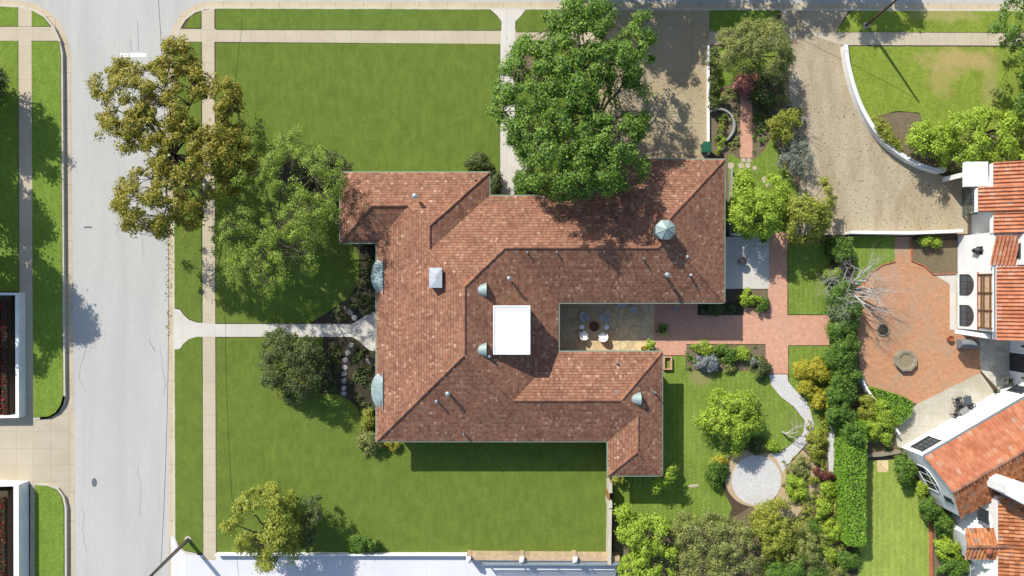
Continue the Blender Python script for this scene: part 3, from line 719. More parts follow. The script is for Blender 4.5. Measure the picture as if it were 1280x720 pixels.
# ------------------------------------------------------------------ the brick house
ZE = 3.5; PT = math.atan(.52); TP = .52; KS = S * .995
house = empty('brick_house', (0, 0, 0), 'large brick house with rambling hipped red tile roof around a courtyard, in the middle', 'house')
def mp(u, v): return (u * KS, -v * KS)
slopes = [
 ([(-203.5, -136.7), (-27.5, -136.7), (-94, -70.3), (-119, -95.4), (-162, -95.4)], 'v', -136.7),
 ([(-203.5, -136.7), (-162, -95.4), (-203.5, -54)], 'u', -203.5),
 ([(-203.5, -54), (-162, -95.4), (-119, -95.4), (-160.4, -54)], 'v', -54),
 ([(-160.4, -54), (-119, -95.4), (-94, -70.3), (-94, -42.6), (-52.7, -1.3), (-52.7, 73.6), (-160.4, 181.3)], 'u', -160.4),
 ([(-27.5, -136.7), (-27.5, -109), (-94, -42.6), (-94, -70.3)], 'u', -27.5),
 ([(-27.5, -109), (102.7, -109), (165.4, -46), (-8, -46), (-52.7, -1.3), (-94, -42.6)], 'v', -109),
 ([(55, 17), (251.5, 17), (177.1, -57.4), (165.7, -46), (-8, -46)], 'v', 17),
 ([(251.5, 17), (251.5, -152), (177.1, -77.6), (177.1, -57.4)], 'u', 251.5),
 ([(102.7, -152), (251.5, -152), (177.1, -77.6)], 'v', -152),
 ([(102.7, -109), (102.7, -152), (177.1, -77.6), (177.1, -57.4), (165.7, -46)], 'u', 102.7),
 ([(55, 17), (55, 76), (2.35, 128.65), (-52.7, 73.6), (-52.7, -1.3), (-8, -46)], 'u', 55),
 ([(55, 76), (177.5, 76), (124.85, 128.65), (2.35, 128.65)], 'v', 76),
 ([(177.5, 76), (177.5, 222), (145.75, 190.25), (145.75, 149.55), (124.85, 128.65)], 'u', 177.5),
 ([(-160.4, 181.3), (-52.7, 73.6), (2.35, 128.65), (124.85, 128.65), (145.75, 149.55), (114, 181.3)], 'v', 181.3),
 ([(114, 181.3), (145.75, 149.55), (145.75, 190.25), (114, 222)], 'u', 114),
 ([(114, 222), (145.75, 190.25), (177.5, 222)], 'v', 222)]
for poly, ax, e in slopes:
    P = [mp(*p) for p in poly]
    ea, eb = (mp(0, e), mp(10, e)) if ax == 'v' else (mp(e, 0), mp(e, 10))
    roof_slope('roof_slope', P, ea, eb, ZE, PT, M['tile'], house)
def RZ(h): return ZE + h * KS * TP + .03
def rp(u, v, h): x, y = mp(u, v); return (x, y, RZ(h))
caps([(rp(-203.5, -136.7, 0), rp(-162, -95.4, 41.3)), (rp(-203.5, -54, 0), rp(-162, -95.4, 41.4)), (rp(-162, -95.4, 41.4), rp(-119, -95.4, 41.4)), (rp(-119, -95.4, 41.4), rp(-94, -70.3, 66.4)),
      (rp(-27.5, -136.7, 0), rp(-94, -70.3, 66.4)), (rp(-94, -70.3, 66.4), rp(-94, -42.6, 66.4)), (rp(-94, -42.6, 66.4), rp(-52.7, -1.3, 107.7)), (rp(-52.7, -1.3, 107.7), rp(-52.7, 73.6, 107.7)),
      (rp(-8, -46, 63), rp(-52.7, -1.3, 107.7)), (rp(-160.4, 181.3, 0), rp(-52.7, 73.6, 107.7)), (rp(2.35, 128.65, 52.65), rp(-52.7, 73.6, 107.7)), (rp(2.35, 128.65, 52.65), rp(124.85, 128.65, 52.65)),
      (rp(177.5, 76, 0), rp(124.85, 128.65, 52.65)), (rp(145.75, 149.55, 31.75), rp(124.85, 128.65, 52.65)), (rp(145.75, 149.55, 31.75), rp(145.75, 190.25, 31.75)), (rp(114, 222, 0), rp(145.75, 190.25, 31.75)), (rp(177.5, 222, 0), rp(145.75, 190.25, 31.75)),
      (rp(-8, -46, 63), rp(165.7, -46, 63)), (rp(165.7, -46, 63), rp(177.1, -57.4, 74.4)), (rp(177.1, -57.4, 74.4), rp(177.1, -77.6, 74.4)), (rp(102.7, -152, 0), rp(177.1, -77.6, 74.4)), (rp(251.5, -152, 0), rp(177.1, -77.6, 74.4)), (rp(251.5, 17, 0), rp(177.1, -57.4, 74.4))], M['cap'], house)
foot = [(-203.5, -136.7), (-27.5, -136.7), (-27.5, -109), (102.7, -109), (102.7, -152), (251.5, -152), (251.5, 17), (55, 17), (55, 76), (177.5, 76), (177.5, 222), (114, 222), (114, 181.3), (-160.4, 181.3), (-160.4, -54), (-203.5, -54)]
def inset(poly, d):
    n = len(poly); a = sum(poly[i][0] * poly[(i + 1) % n][1] - poly[(i + 1) % n][0] * poly[i][1] for i in range(n)); s = 1 if a > 0 else -1; out = []
    for i in range(n):
        p0, p1, p2 = poly[i - 1], poly[i], poly[(i + 1) % n]
        d1 = Vector((p1[0] - p0[0], p1[1] - p0[1])).normalized(); d2 = Vector((p2[0] - p1[0], p2[1] - p1[1])).normalized()
        n1 = Vector((-d1.y, d1.x)) * s; n2 = Vector((-d2.y, d2.x)) * s
        k = 1 + n1.dot(n2); v = (n1 + n2) / k; out.append((p1[0] + v.x * d, p1[1] + v.y * d))
    return out
FT = [mp(*p) for p in foot]; WL = inset(FT, .6)
put('wall', G().prism(WL, 0, ZE - .1), M['brickwall'], house)
g = G().prism(inset(FT, .02), ZE - .1, ZE - .02, True); put('soffit', g, M['whitemetal'], house)
g = G(); n = len(FT); o_ = inset(FT, -.12)
for i in range(n):
    a, b = FT[i], FT[(i + 1) % n]; c, d = o_[(i + 1) % n], o_[i]
    g.prism([a, b, c, d], ZE - .14, ZE + .0, True)
put('gutter', g, M['gutter_m'], house)
# windows and doors in the walls
def window_at(parent, x, y, nx, ny, wd, z0, z1, frame='whitemetal', mull=1, name='window', arch=False):
    """on a wall whose outward direction is (nx, ny)"""
    tx, ty = -ny, nx; g = G(); ax = (tx, ty)
    if not arch:
        f = .07
        for sx in (-1, 1): g.obox((x + tx * sx * (wd / 2 - f / 2) + nx * .03, y + ty * sx * (wd / 2 - f / 2) + ny * .03), ax, f / 2, .05, z0, z1)
        for za, zb in ((z0 - .06, z0), (z1, z1 + .07)): g.obox((x + nx * .05, y + ny * .05), ax, wd / 2 + .05, .07, za, zb)
        for k in range(mull): g.obox((x + tx * ((k + 1) / (mull + 1) - .5) * wd + nx * .03, y + ty * ((k + 1) / (mull + 1) - .5) * wd + ny * .03), ax, .02, .035, z0, z1)
        g.obox((x + nx * .03, y + ny * .03), ax, wd / 2 - f, .03, (z0 + z1) / 2 - .02, (z0 + z1) / 2 + .02)
        fr = put(name, g, M[frame], parent)
        g = G().obox((x + nx * .015, y + ny * .015), ax, wd / 2 - f, .015, z0, z1); put('pane', g, M['glass'], fr)
    else:
        m = 14; base = Vector((x + nx * .02, y + ny * .02, 0)); T = Vector((tx, ty, 0)); pts = []
        r = wd / 2; zz = z1 - r * arch
        prof = [(-r, z0), (r, z0)] + [(r * math.cos(math.pi * k / m), zz + r * arch * math.sin(math.pi * k / m)) for k in range(m + 1)]
        prof.append((-r, z0)) ; P = [base + T * a + Vector((0, 0, b)) for a, b in prof]
        g.tube(P, .045, 6)
        for k in (-.33, .33): g.tube([base + T * (k * r) + Vector((0, 0, z0)), base + T * (k * r) + Vector((0, 0, zz + r * arch * .92))], .02, 5)
        g.tube([base + T * -r + Vector((0, 0, zz)), base + T * r + Vector((0, 0, zz))], .02, 5)
        fr = put(name, g, M[frame], parent)
        g = G(); vs = [tuple(p - Vector((nx * .012, ny * .012, 0))) for p in P[:-1]]; g.add(vs, [tuple(range(len(vs)))]); put('pane', g, M['glass'], fr)
for u, v, nx, ny in [(-175, -128.7, 0, 1), (-130, -128.7, 0, 1), (-85, -128.7, 0, 1), (0, -101, 0, 1), (40, -101, 0, 1), (80, -101, 0, 1), (130, -144, 0, 1), (200, -144, 0, 1),
                     (-120, 173.2, 0, -1), (-60, 173.2, 0, -1), (0, 173.2, 0, -1), (60, 173.2, 0, -1), (145, 214, 0, -1), (80, 84, 0, 1), (140, 84, 0, 1), (120, 8.9, 0, -1), (180, 8.9, 0, -1), (220, 8.9, 0, -1)]:
    x, y = mp(u, v); window_at(house, x, y, nx, ny, 1.3, .9, 2.6)
for u, v, nx, ny in [(-152.3, 10, -1, 0), (-152.3, 80, -1, 0), (243.4, -110, 1, 0), (243.4, -20, 1, 0), (169.4, 110, 1, 0), (169.4, 170, 1, 0), (47, 46, 1, 0)]:
    x, y = mp(u, v); window_at(house, x, y, nx, ny, 1.3, .9, 2.6)
x, y = mp(-152.3, 52); g = G().obox((x - .03, y), (0, 1), .55, .04, .05, 2.3); dr = put('door', g, M['wood'], house)
g = G().lathe((x - .1, y - .4, 1.05), [(0, 0), (.035, .02), (.035, .06), (0, .08)], 8); put('handle', g, M['dark'], dr)
# bowed bay windows with copper roofs on the street front
for (cy_, hz) in ((345, 22), (488.5, 23)):
    x1, yc, _ = W(478.5, cy_, 3.9); r = hz * S * .94; dep = 15.5 * S * .94; m = 12; zt = 4.05; zb = 3.62
    P = [(x1 - dep * math.sin(math.pi * k / m) ** .8, yc + r * math.cos(math.pi * k / m)) for k in range(m + 1)]
    b = G().prism([(p[0] + .14 if 0 < k < m else p[0], p[1]) for k, p in enumerate(P)], 0, zb - .1); bo = put('bay_window', b, M['brickwall'], house)
    g = G(); vs = [(p[0], p[1], zb) for p in P] + [(x1, yc + (p[1] - yc) * .45, zt) for p in P] + [(p[0], p[1], zb - .1) for p in P]; nn_ = m + 1
    g.add(vs, [(i, i + 1, nn_ + i + 1, nn_ + i) for i in range(m)] + [(i + 1, i, 2 * nn_ + i, 2 * nn_ + i + 1) for i in range(m)] + [tuple(range(2 * nn_, 3 * nn_))[::-1]])
    for i in range(0, m + 1): g.tube([(vs[i][0], vs[i][1], zb + .005), (vs[nn_ + i][0], vs[nn_ + i][1], zt + .005)], .015, 4)
    g.prism([(x1, yc - r), (x1 + .05, yc - r), (x1 + .05, yc + r), (x1, yc + r)], zb - .1, zt - .02)
    put('bay_roof', g, M['copper'], bo)
# white flat box on the roof
def rz_at(u, v, ax, e): return ZE + abs((u if ax == 'u' else v) - e) * KS * TP
x0, y1, _ = W(616.5, 382, 6.8); x1, y0, _ = W(663, 443.5, 6.8)
g = G().box(x0 + .12, y0 + .12, 3.6, x1 - .12, y1 - .12, 6.55); bx_ = put('roof_well', g, M['whitemetal'], house)
g = G().box(x0, y0, 6.55, x1, y1, 6.77); put('flat_roof', g, M['roofwhite'], bx_)
g = G(); wall_strip(g, [(x0 + .06, y0 + .06), (x1 - .06, y0 + .06), (x1 - .06, y1 - .06), (x0 + .06, y1 - .06)], .1, 6.77, 6.83, True, False); put('roof_kerb', g, M['whitemetal'], bx_)
g = G()
for k in (1, 2): yk = y0 + (y1 - y0) * k / 3; g.box(x0 + .12, yk - .04, 6.77, x1 - .12, yk + .04, 6.778)
g.box(x0 + 1.2, y0 + .5, 6.779, x0 + 1.35, y0 + .65, 6.8); put('roof_seam', g, M['whitemetal'], bx_)
# octagonal copper cupola on the peak
x, y = mp(177.1, -67.5); zp = RZ(74.4); x, y, _ = W(834.5, 286, 8.2)
g = G().lathe((x, y, zp - .9), [(.72, 0), (.72, 1.85)], 8, R(22.5)); cu = put('cupola', g, M['copper'], house)
g = G().lathe((x, y, zp + .95), [(.86, 0), (.86, .05), (.45, .3), (0.05, .52), (0, .56)], 8, R(22.5))
for k in range(8):
    q = R(22.5 + 45 * k); g.tube([(x + .86 * math.cos(q), y + .86 * math.sin(q), zp + 1.01), (x + .45 * math.cos(q), y + .45 * math.sin(q), zp + 1.26), (x, y, zp + 1.5)], .02, 4)
put('cupola_roof', g, M['copper'], cu)
g = G()
for k in range(8):
    q = R(45 * k)
    for j in range(4): g.obox((x + .69 * math.cos(q), y + .69 * math.sin(q)), (-math.sin(q), math.cos(q)), .2, .03, zp + .4 + j * .12, zp + .46 + j * .12)
put('louvre', g, M['dark'], cu)
# square copper skylight turret on the west slope
x, y, _ = W(545, 347.2, 7.2); g = G().box(x - .5, y - .75, 5.6, x + .45, y + .75, 7.2); sk = put('roof_vent_box', g, M['zinc'], house)
g = G(); g.add([(x - .56, y - .82, 7.2), (x + .5, y - .82, 7.2), (x + .5, y + .82, 7.2), (x - .56, y + .82, 7.2), (x - .02, y - .2, 7.32), (x - .02, y + .2, 7.32)], [(0, 1, 4), (1, 2, 5, 4), (2, 3, 5), (3, 0, 4, 5), (3, 2, 1, 0)]); put('vent_cap', g, M['zinc'], sk)
# half-round eyebrow vents
def eyebrow(px, py, z, r=.62):
    x, y, _ = W(px, py, z); g = G(); m = 10; vs = []; d = (1, 0)
    # mouth faces east (down the slope); tail tapers to the west
    for k in range(m + 1):
        q = math.pi * k / m; vs.append((x + .38, y + r * math.cos(q), z - .28 + .62 * math.sin(q)))
    for k in range(m + 1):
        q = math.pi * k / m; vs.append((x - .55, y + r * .5 * math.cos(q), z - .1 + .14 * math.sin(q)))
    g.add(vs, [(k, k + 1, m + 2 + k, m + 1 + k) for k in range(m)] + [tuple(range(m + 1, 2 * m + 2))])
    o = put('eyebrow_vent', g, M['copper'], house); g = G(); g.add([(vs[k][0] - .06, vs[k][1] * 1, vs[k][2] - .02) for k in range(m + 1)], [tuple(range(m, -1, -1))])
    for j in range(4): g.box(x + .26, y - r * .8 + j * .04, z - .24 + j * .11, x + .36, y + r * .8 - j * .04, z - .2 + j * .11)
    put('louvre', g, M['dark'], o)
eyebrow(602.5, 362.5, 7.02); eyebrow(602.5, 437.5, 7.02)
eyebrow(795.5, 499, 4.98, .6)
# flue pipes and caps
def flue(px, py, zr, hh=.5, r=.09, cap=False):
    zr = 3.5 + (zr - 3.5) * 1.42 + .05; r *= .85
    x, y, _ = W(px, py, zr + hh); g = G().lathe((x, y, zr - .25), [(r, 0), (r, hh + .25)], 10)
    o = put('flue_pipe', g, M['lead'], house)
    if cap: g = G().lathe((x, y, zr + hh), [(r * 1.6, 0), (r * 1.6, .05), (0, .14)], 12); put('flue_cap', g, M['lead'], o)
for a in [(518.5, 245, 5.0, .35, .16, True), (594, 224, 3.8, .2, .08, False), (659, 315, 5.0, .4, .1, False), (696, 315, 5.0, .4, .1, False), (805, 323, 4.9, .4, .1, False), (834.5, 343.5, 4.4, .9, .16, True),
          (859.5, 321, 4.6, .45, .1, True), (864, 344, 4.4, .4, .1, True), (636.5, 348, 5.4, .5, .13, True), (611.5, 445.5, 5.6, .45, .1, True), (559.5, 492.5, 5.0, .9, .15, True), (545.5, 502, 4.9, .5, .1, True),
          (819, 490.5, 4.0, .35, .09, False), (771.5, 453.5, 4.0, .2, .1, False), (772, 491, 4.6, .15, .18, False), (579, 543, 3.8, .4, .1, False), (666, 461, 4.0, .01, .04, False)]: flue(*a)

# ------------------------------------------------------------------ neighbour's Spanish house (right)
PB = math.atan(.36)
spanish = empty('stucco_house', (*W(1215, 380)[:2], 0), 'white stucco house with arched windows and orange barrel tile roof, at the right edge', 'house')
XE = lambda px, z: W(px, 0, z)[0]
YE = lambda py, z: W(0, py, z)[1]
xw = XE(1197, 0)
# walls
g = G().box(xw, YE(413, 3), 0, xw + 22, YE(292, 3), 4.75); put('wall', g, M['stucco'], spanish)
g = G().box(XE(1214, 0), YE(291.5, 3), 0, XE(1500, 0), YE(207, 4), 4.4); put('wall', g, M['stucco'], spanish)
g = G().box(XE(1205, 4.2), YE(236, 3), 4.0, XE(1232, 4.2), YE(206, 3), 4.5); put('parapet', g, M['stucco'], spanish)
x0 = XE(1243, 4.8); xr = XE(1420, 4.8)
def rect(px0, px1, py0, py1, z): return [(XE(px0, z), YE(py0, z)), (XE(px1, z), YE(py0, z)), (XE(px1, z), YE(py1, z)), (XE(px0, z), YE(py1, z))]
for (pa, pb, py0, py1, z) in ((1241, 1390, 203, 234, 4.85), (1222, 1390, 234, 265.5, 4.62), (1241.5, 1390, 265.5, 292, 4.85), (1245, 1390, 333, 425, 4.8)):
    P = rect(pa, pb, py0, py1, z); roof_slope('roof_slope', P, P[0], P[3], z, PB, M['barrel'], spanish, 'barrel', .42)
    g = G().box(P[0][0] + .05, P[3][1] + .05, z - .5, P[0][0] + 9, P[0][1] - .05, z - .03); put('fascia', g, M['stucco'], spanish)
P = [W(1243, 294, 5.4)[:2], W(1271, 294, 5.4)[:2], W(1269, 331, 4.7)[:2], W(1236, 331, 4.7)[:2]]
roof_slope('roof_slope', P, P[3], P[2], 4.75, R(18), M['barrel'], spanish, 'barrel', .42)
g = G().box(XE(1271, 4.8), YE(331, 4.8), 0, XE(1380, 4.8), YE(293, 4.8), 5.6); w_ = put('wall', g, M['stucco'], spanish)
x, y, _ = W(1275, 314, 4.5); window_at(w_.parent, XE(1271, 4.8), y, -1, 0, 1.2, 3.4, 5.2, 'dark')
# arched windows
for pyc in (356, 394.5):
    window_at(spanish, xw, YE(pyc, 1.2), -1, 0, 1.85, .35, 2.2, 'dark', arch=.95)
# loggia over the arches: deep opening with timber rails
g = G().box(xw - .06, YE(413, 3.4), 2.72, xw, YE(340, 3.4), 2.86); put('ledge', g, M['brick_edge'], spanish)
g = G().box(xw - .02, YE(411, 3.8), 2.95, xw - .004, YE(342, 3.8), 4.55); put('loggia_panel', g, M['tanbrick'], spanish)
g = G()
for zc in (3.25, 3.55, 4.35): g.box(xw - .12, YE(410, 3.8), zc, xw - .03, YE(343, 3.8), zc + .11)
for py in (343, 366, 388, 410): g.box(xw - .13, YE(py, 3.8) - .06, 2.87, xw - .02, YE(py, 3.8) + .06, 4.6)
put('balcony_rail', g, M['brown'], spanish)
g = G().box(XE(1245, 4.8) - .14, YE(425, 4.8), 4.62, XE(1245, 4.8), YE(333, 4.8), 4.76); put('gutter', g, M['lead'], spanish)
g = G(); P = [W(1199, 412, 3)[:2], W(1246, 419, 4)[:2], W(1246, 424.5, 4)[:2], W(1199, 417.5, 3)[:2]]; g.prism(P, 2.4, 3.3, True); put('canopy', g, M['stucco'], spanish)
g = G().box(xw + .9, YE(500, 3), 0, xw + 12, YE(424, 3), 3.0)
# lantern
x = xw - .22; y = YE(313, 3)
la = empty('wall_lantern', (x, y, 2.3), 'dark wrought iron lantern on the white stucco wall', 'lantern')
g = G().lathe((x, y, 2.35), [(0, 0), (.05, .08), (.2, .18), (.26, .75), (.3, .8), (.12, 1.0), (.03, 1.15), (0, 1.2)], 6); put('lantern_cage', g, M['dark'], la)
g = G().tube([(x, y, 3.5), (x + .12, y, 3.62), (x + .22, y, 3.45)], .025, 6); g.box(x + .18, y - .35, 2.6, x + .21, y + .35, 3.4); put('bracket', g, M['dark'], la)
# doorway wall on the slate court
xd = XE(1262, 0); g = G().box(xd, YE(499, 2), 0, xd + .35, YE(426, 2), 4.4); put('wall', g, M['stucco'], spanish)
yd = YE(453.5, 1.2); g = G().box(xd - .06, yd - .85, .05, xd - .004, yd + .85, 2.3); dd = put('door', g, M['dark'], spanish)
g = G().box(xd - .08, yd - .97, .03, xd - .002, yd - .85, 2.42).box(xd - .08, yd + .85, .03, xd - .002, yd + .97, 2.42).box(xd - .08, yd - .97, 2.3, xd - .002, yd + .97, 2.42); put('door_frame', g, M['whitemetal'], dd)
for py, lab in ((433, 'small black wall lantern above the dark door on the slate court'), (472.5, 'small black wall lantern below the dark door on the slate court')):
    yy = YE(py, 2.); lo = empty('wall_lantern', (xd - .2, yy, 1.7), lab, 'lantern'); put('lantern_cage', G().lathe((xd - .2, yy, 1.7), [(.02, 0), (.09, .08), (.12, .34), (.05, .42), (0, .46)], 6), M['dark'], lo)
    put('bracket', G().box(xd - .2, yy - .02, 2.0, xd, yy + .02, 2.04), M['dark'], lo)
# lattice gate by the garage
lt = empty('lattice_gate', (*W(1203, 246)[:2], 0), 'grey green diamond lattice gate beside the gravel drive', 'gate')
xg = XE(1203, 0); ya = YE(268, 1); yb = YE(226, 1); g = G()
for k in range(15):
    for sgn in (-1, 1):
        y0 = ya + (yb - ya) * k / 14; a = Vector((xg, y0, .15)); hgt = 1.7; dyl = sgn * .6
        y1 = max(ya, min(yb, y0 + dyl)); fz = (y1 - y0) / dyl if dyl else 1
        if abs(y1 - y0) > .05: g.tube([a, (xg, y1, .15 + hgt * abs(fz))], .025, 4)
put('lattice', g, M['trellis'], lt)
g = G()
for yy in (ya, yb): g.box(xg - .06, yy - .06, 0, xg + .06, yy + .06, 2.0)
g.box(xg - .05, ya, 1.86, xg + .05, yb, 1.98); g.box(xg - .05, ya, .05, xg + .05, yb, .16); put('gate_frame', g, M['trellis'], lt)
g = G(); P = [W(1197, 217, 2.2)[:2], W(1214, 213.5, 2.2)[:2], W(1214, 219, 2.2)[:2], W(1197, 223, 2.2)[:2]]; g.prism(P, 0, 2.3); tag(put('garden_wall', g, M['stucco']), 'short white stucco wall stub above the lattice gate', 'wall')

# ------------------------------------------------------------------ neighbour's angled house (lower right)
angled = empty('stucco_house', (*W(1200, 560)[:2], 0), 'white stucco house set at an angle with long orange tile gable roof, lower right', 'house')
d_ = Vector((.864, .504)).normalized()        # world direction of its ridge (right, up)
n_ = Vector((.504, -.864)).normalized()      # across, towards lower right
O_ = Vector(W(1155, 571, 3.75)[:2])
hw = 41.8 * S; L_ = 26.
def ap(a, c): q = O_ + d_ * a + n_ * c; return (q.x, q.y)
roof_slope('roof_slope', [ap(0, 0), ap(L_, 0), ap(L_, hw), ap(0, hw)], ap(0, 0), ap(1, 0), 3.75, math.atan(.45), M['barrel'], angled, 'barrel', .42)
roof_slope('roof_slope', [ap(0, 2 * hw), ap(L_, 2 * hw), ap(L_, hw), ap(0, hw)], ap(0, 2 * hw), ap(1, 2 * hw), 3.75, math.atan(.45), M['barrel2'], angled, 'barrel', .42)
zr = 3.75 + hw * .45
caps([((*ap(0, hw), zr + .04), (*ap(L_, hw), zr + .04))], M['cap'], angled, .16, .4)
# walls with gable
g = G(); wi = .12
b4 = [ap(wi, wi), ap(L_, wi), ap(L_, 2 * hw - wi), ap(wi, 2 * hw - wi)]; g.prism(b4, 0, 3.75 + wi * .3)
a3 = ap(wi, hw); a4 = ap(L_, hw); zt0 = 3.75 + wi * .3
g.add([(*b4[0], zt0), (*b4[3], zt0), (*a3, zr - .12), (*b4[1], zt0), (*b4[2], zt0), (*a4, zr - .12)], [(0, 2, 1), (3, 4, 5), (0, 3, 5, 2), (1, 2, 5, 4)])
put('wall', g, M['stucco'], angled)
g = G(); c0 = ap(-.05, -.1); g.prism([ap(0, -.14), ap(L_, -.14), ap(L_, 0.02), ap(0, .02)], 3.63, 3.75, True); put('gutter', g, M['lead'], angled)
fx, fy = -n_.x, -n_.y
for a, wd in ((1.2, 1.9), (11.2, 1.6)):
    q = ap(a + .3, wi); window_at(angled, q[0], q[1], fx, fy, wd, 1.0, 2.6, 'dark', 3)
q = ap(wi, hw * .92); window_at(angled, q[0], q[1], -d_.x, -d_.y, 2.6, .8, 3.0, 'stucco', arch=.55)
q = ap(wi, hw * 1.45); window_at(angled, q[0], q[1], -d_.x, -d_.y, .5, 3.1, 3.9, 'dark', 0)
# white chimney block
g = G(); P = [W(1256, 606, 6.9)[:2], W(1266, 600, 6.9)[:2], W(1300, 612, 6.9)[:2], W(1300, 640, 6.9)[:2], W(1257, 617, 6.9)[:2]]; g.prism(P, 3.5, 6.9); ch = put('chimney', g, M['stucco'], angled)
g = G(); P2 = inset([tuple(p) for p in P], -.08); g.prism(P2, 6.9, 7.0, True); put('chimney_cap', g, M['roofwhite'], ch)
# lower wing
g = G(); P = [W(1197, 660, 0)[:2], W(1230, 640, 0)[:2], W(1500, 640, 0)[:2], W(1500, 760, 0)[:2], W(1190, 700, 0)[:2], W(1186, 668, 0)[:2]]
lowx = XE(1200, 0)
P = [W(1182, 655, 0)[:2], W(1200, 628, 0)[:2], W(1500, 628, 0)[:2], W(1500, 690, 0)[:2], W(1196, 690, 0)[:2]]; g.prism(P, 0, 3.7); put('wall', g, M['stucco'], angled)
q = W(1240, 645, 3.7); window_at(angled, XE(1231, 4.6), YE(645, 4.6), -1, 0, 1.1, 3.9, 5.0, 'dark')
P = [W(1250, 622, 4.9)[:2], W(1400, 622, 4.9)[:2], W(1400, 800, 4.9)[:2], W(1250, 800, 4.9)[:2]]
roof_slope('roof_slope', P, P[0], P[3], 4.6, math.atan(.2), M['barrel2'], angled, 'barrel', .42)
g = G().box(P[0][0] + .05, P[3][1] + .05, 0, P[0][0] + 8, P[0][1] - .05, 4.55); put('wall', g, M['stucco'], angled)
e1 = [W(1206, 660, 4.0)[:2], W(1254, 660, 4.0)[:2], W(1274, 683, 4.75)[:2], W(1209, 683, 4.75)[:2]]
roof_slope('roof_slope', e1, e1[0], e1[1], 4.0, math.atan(.42), M['barrel2'], angled, 'barrel', .42)
e2 = [W(1206, 699, 4.3)[:2], W(1250, 699, 4.3)[:2], W(1274, 684, 4.75)[:2], W(1209, 684, 4.75)[:2]]
roof_slope('roof_slope', e2, e2[0], e2[1], 4.2, math.atan(.42), M['barrel2'], angled, 'barrel', .42)
caps([(W(1208, 683.5, 4.8), W(1274, 683.5, 4.8))], M['cap'], angled, .15, .4)
g = G().lathe(W(1234, 688, 4.5), [(.28, -.4), (.28, .25), (.34, .3), (.1, .45), (0, .46)], 10); put('chimney_pot', g, M['terracotta'], angled)

# ------------------------------------------------------------------ walls and fences
def wall(label, pts, wd, h, mat='stucco', name='garden_wall', cat='wall', z0=0, capm=None, top=False):
    if top: k_ = 1 - h / H; pts = [(640 + (p[0] - 640) * k_, 360 + (p[1] - 360) * k_) for p in pts]
    g = G(); wall_strip(g, pts, wd, z0, h)
    if not capm: return tag(put(name, g, M[mat]), label, cat)
    x, y = plan([pts[0]])[0]; r = empty(name, (x, y, 0), label, cat); put('wall_body', g, M[mat], r)
    g = G(); wall_strip(g, pts, wd + 1.2, h, h + .07); put('coping', g, M[capm], r); return r
wall('thin straight white kerb wall along the right side of the concrete drive', [(884.5, 58), (884.5, 194)], 2.4, .35)
wall('low round grey wall ring around a planting bed beside the drive', smooth_pts([(886, 141), (894, 138), (903, 138.5), (912, 145), (916, 155), (915, 165), (909, 174), (905, 176)], False), 2.2, .45, 'stone_grey')
wall('long curved white retaining wall along the gravel drive', smooth_pts([(1057, 56), (1060, 80), (1067, 108), (1077, 134), (1092, 160), (1112, 182), (1143, 203), (1176, 214), (1179, 208)], False), 3.6, .75, 'stucco', capm='roofwhite', top=True)
wall('straight white wall closing the bottom of the gravel drive', [(1064, 290), (1140, 291), (1190, 289), (1204, 288)], 3.8, 1.3, 'stucco', top=True)
wall('thin white retaining wall edging the lower lawn above the white yard', [(272, 690.7), (587, 691)], 1.6, .62, 'stucco')
bw = wall('tan brick wall with white capped piers at the bottom of the lawn', [(586, 690.5), (772, 692)], 5, 1.15, 'tanbrick', capm='tanbrick')
for px in (587, 652, 717):
    x, y, _ = W(px, 691.5); g = G().box(x - .2, y - .28, 0, x + .2, y + .3, 1.5); pr = put('pier', g, M['tanbrick'], bw)
    g = G().box(x - .22, y - .28, 1.5, x + .22, y + .3, 1.58).lathe((x, y, 1.6), [(.2, 0), (.22, .12), (.12, .26), (0, .3)], 10); put('pier_cap', g, M['roofwhite'], pr)
lf = empty('lattice_fence', (*W(690, 695)[:2], 0), 'white diagonal lattice screen on the yard side of the brick wall', 'fence')
xa, ya_, _ = W(604, 696.5); xb, _, _ = W(770, 697); g = G(); n = 36
for k in range(n + 1):
    x0 = xa + (xb - xa) * k / n; x1 = min(xb, x0 + .5)
    if x1 - x0 > .1: g.tube([(x0, ya_, 1.3), (x1, ya_, 1.3 + (x1 - x0))], .065, 4)
put('lattice', g, M['lead'], lf)
g = G()
for k in range(5): x0 = xa + (xb - xa) * k / 4; g.box(x0 - .05, ya_ - .05, 0, x0 + .05, ya_ + .05, 1.84)
g.box(xa, ya_ - .04, 1.22, xb, ya_ + .04, 1.3); g.box(xa, ya_ - .02, 1.79, xb, ya_ + .02, 1.83); put('fence_frame', g, M['lead'], lf)
sw = wall('tall narrow white wall running down from the house corner to the brick wall', [(759.5, 628), (758.5, 697)], 2.6, 1.7, 'kerb', capm='kerb')
sw2 = wall('short stub of white wall just under the house corner by the timber gate', [(759.5, 597), (759.5, 609)], 3.2, 1.75, 'kerb', capm='kerb')
wall('white gate pier between timber gate and tall narrow wall', [(759.3, 619), (759.3, 627)], 4.4, 1.9, 'kerb', name='gate_pier')
g = G(); wall_strip(g, [(758, 609.5), (758, 618.5)], 2, .1, 1.5); tag(put('timber_gate', g, M['wood']), 'small tan timber gate in the narrow white wall', 'gate')
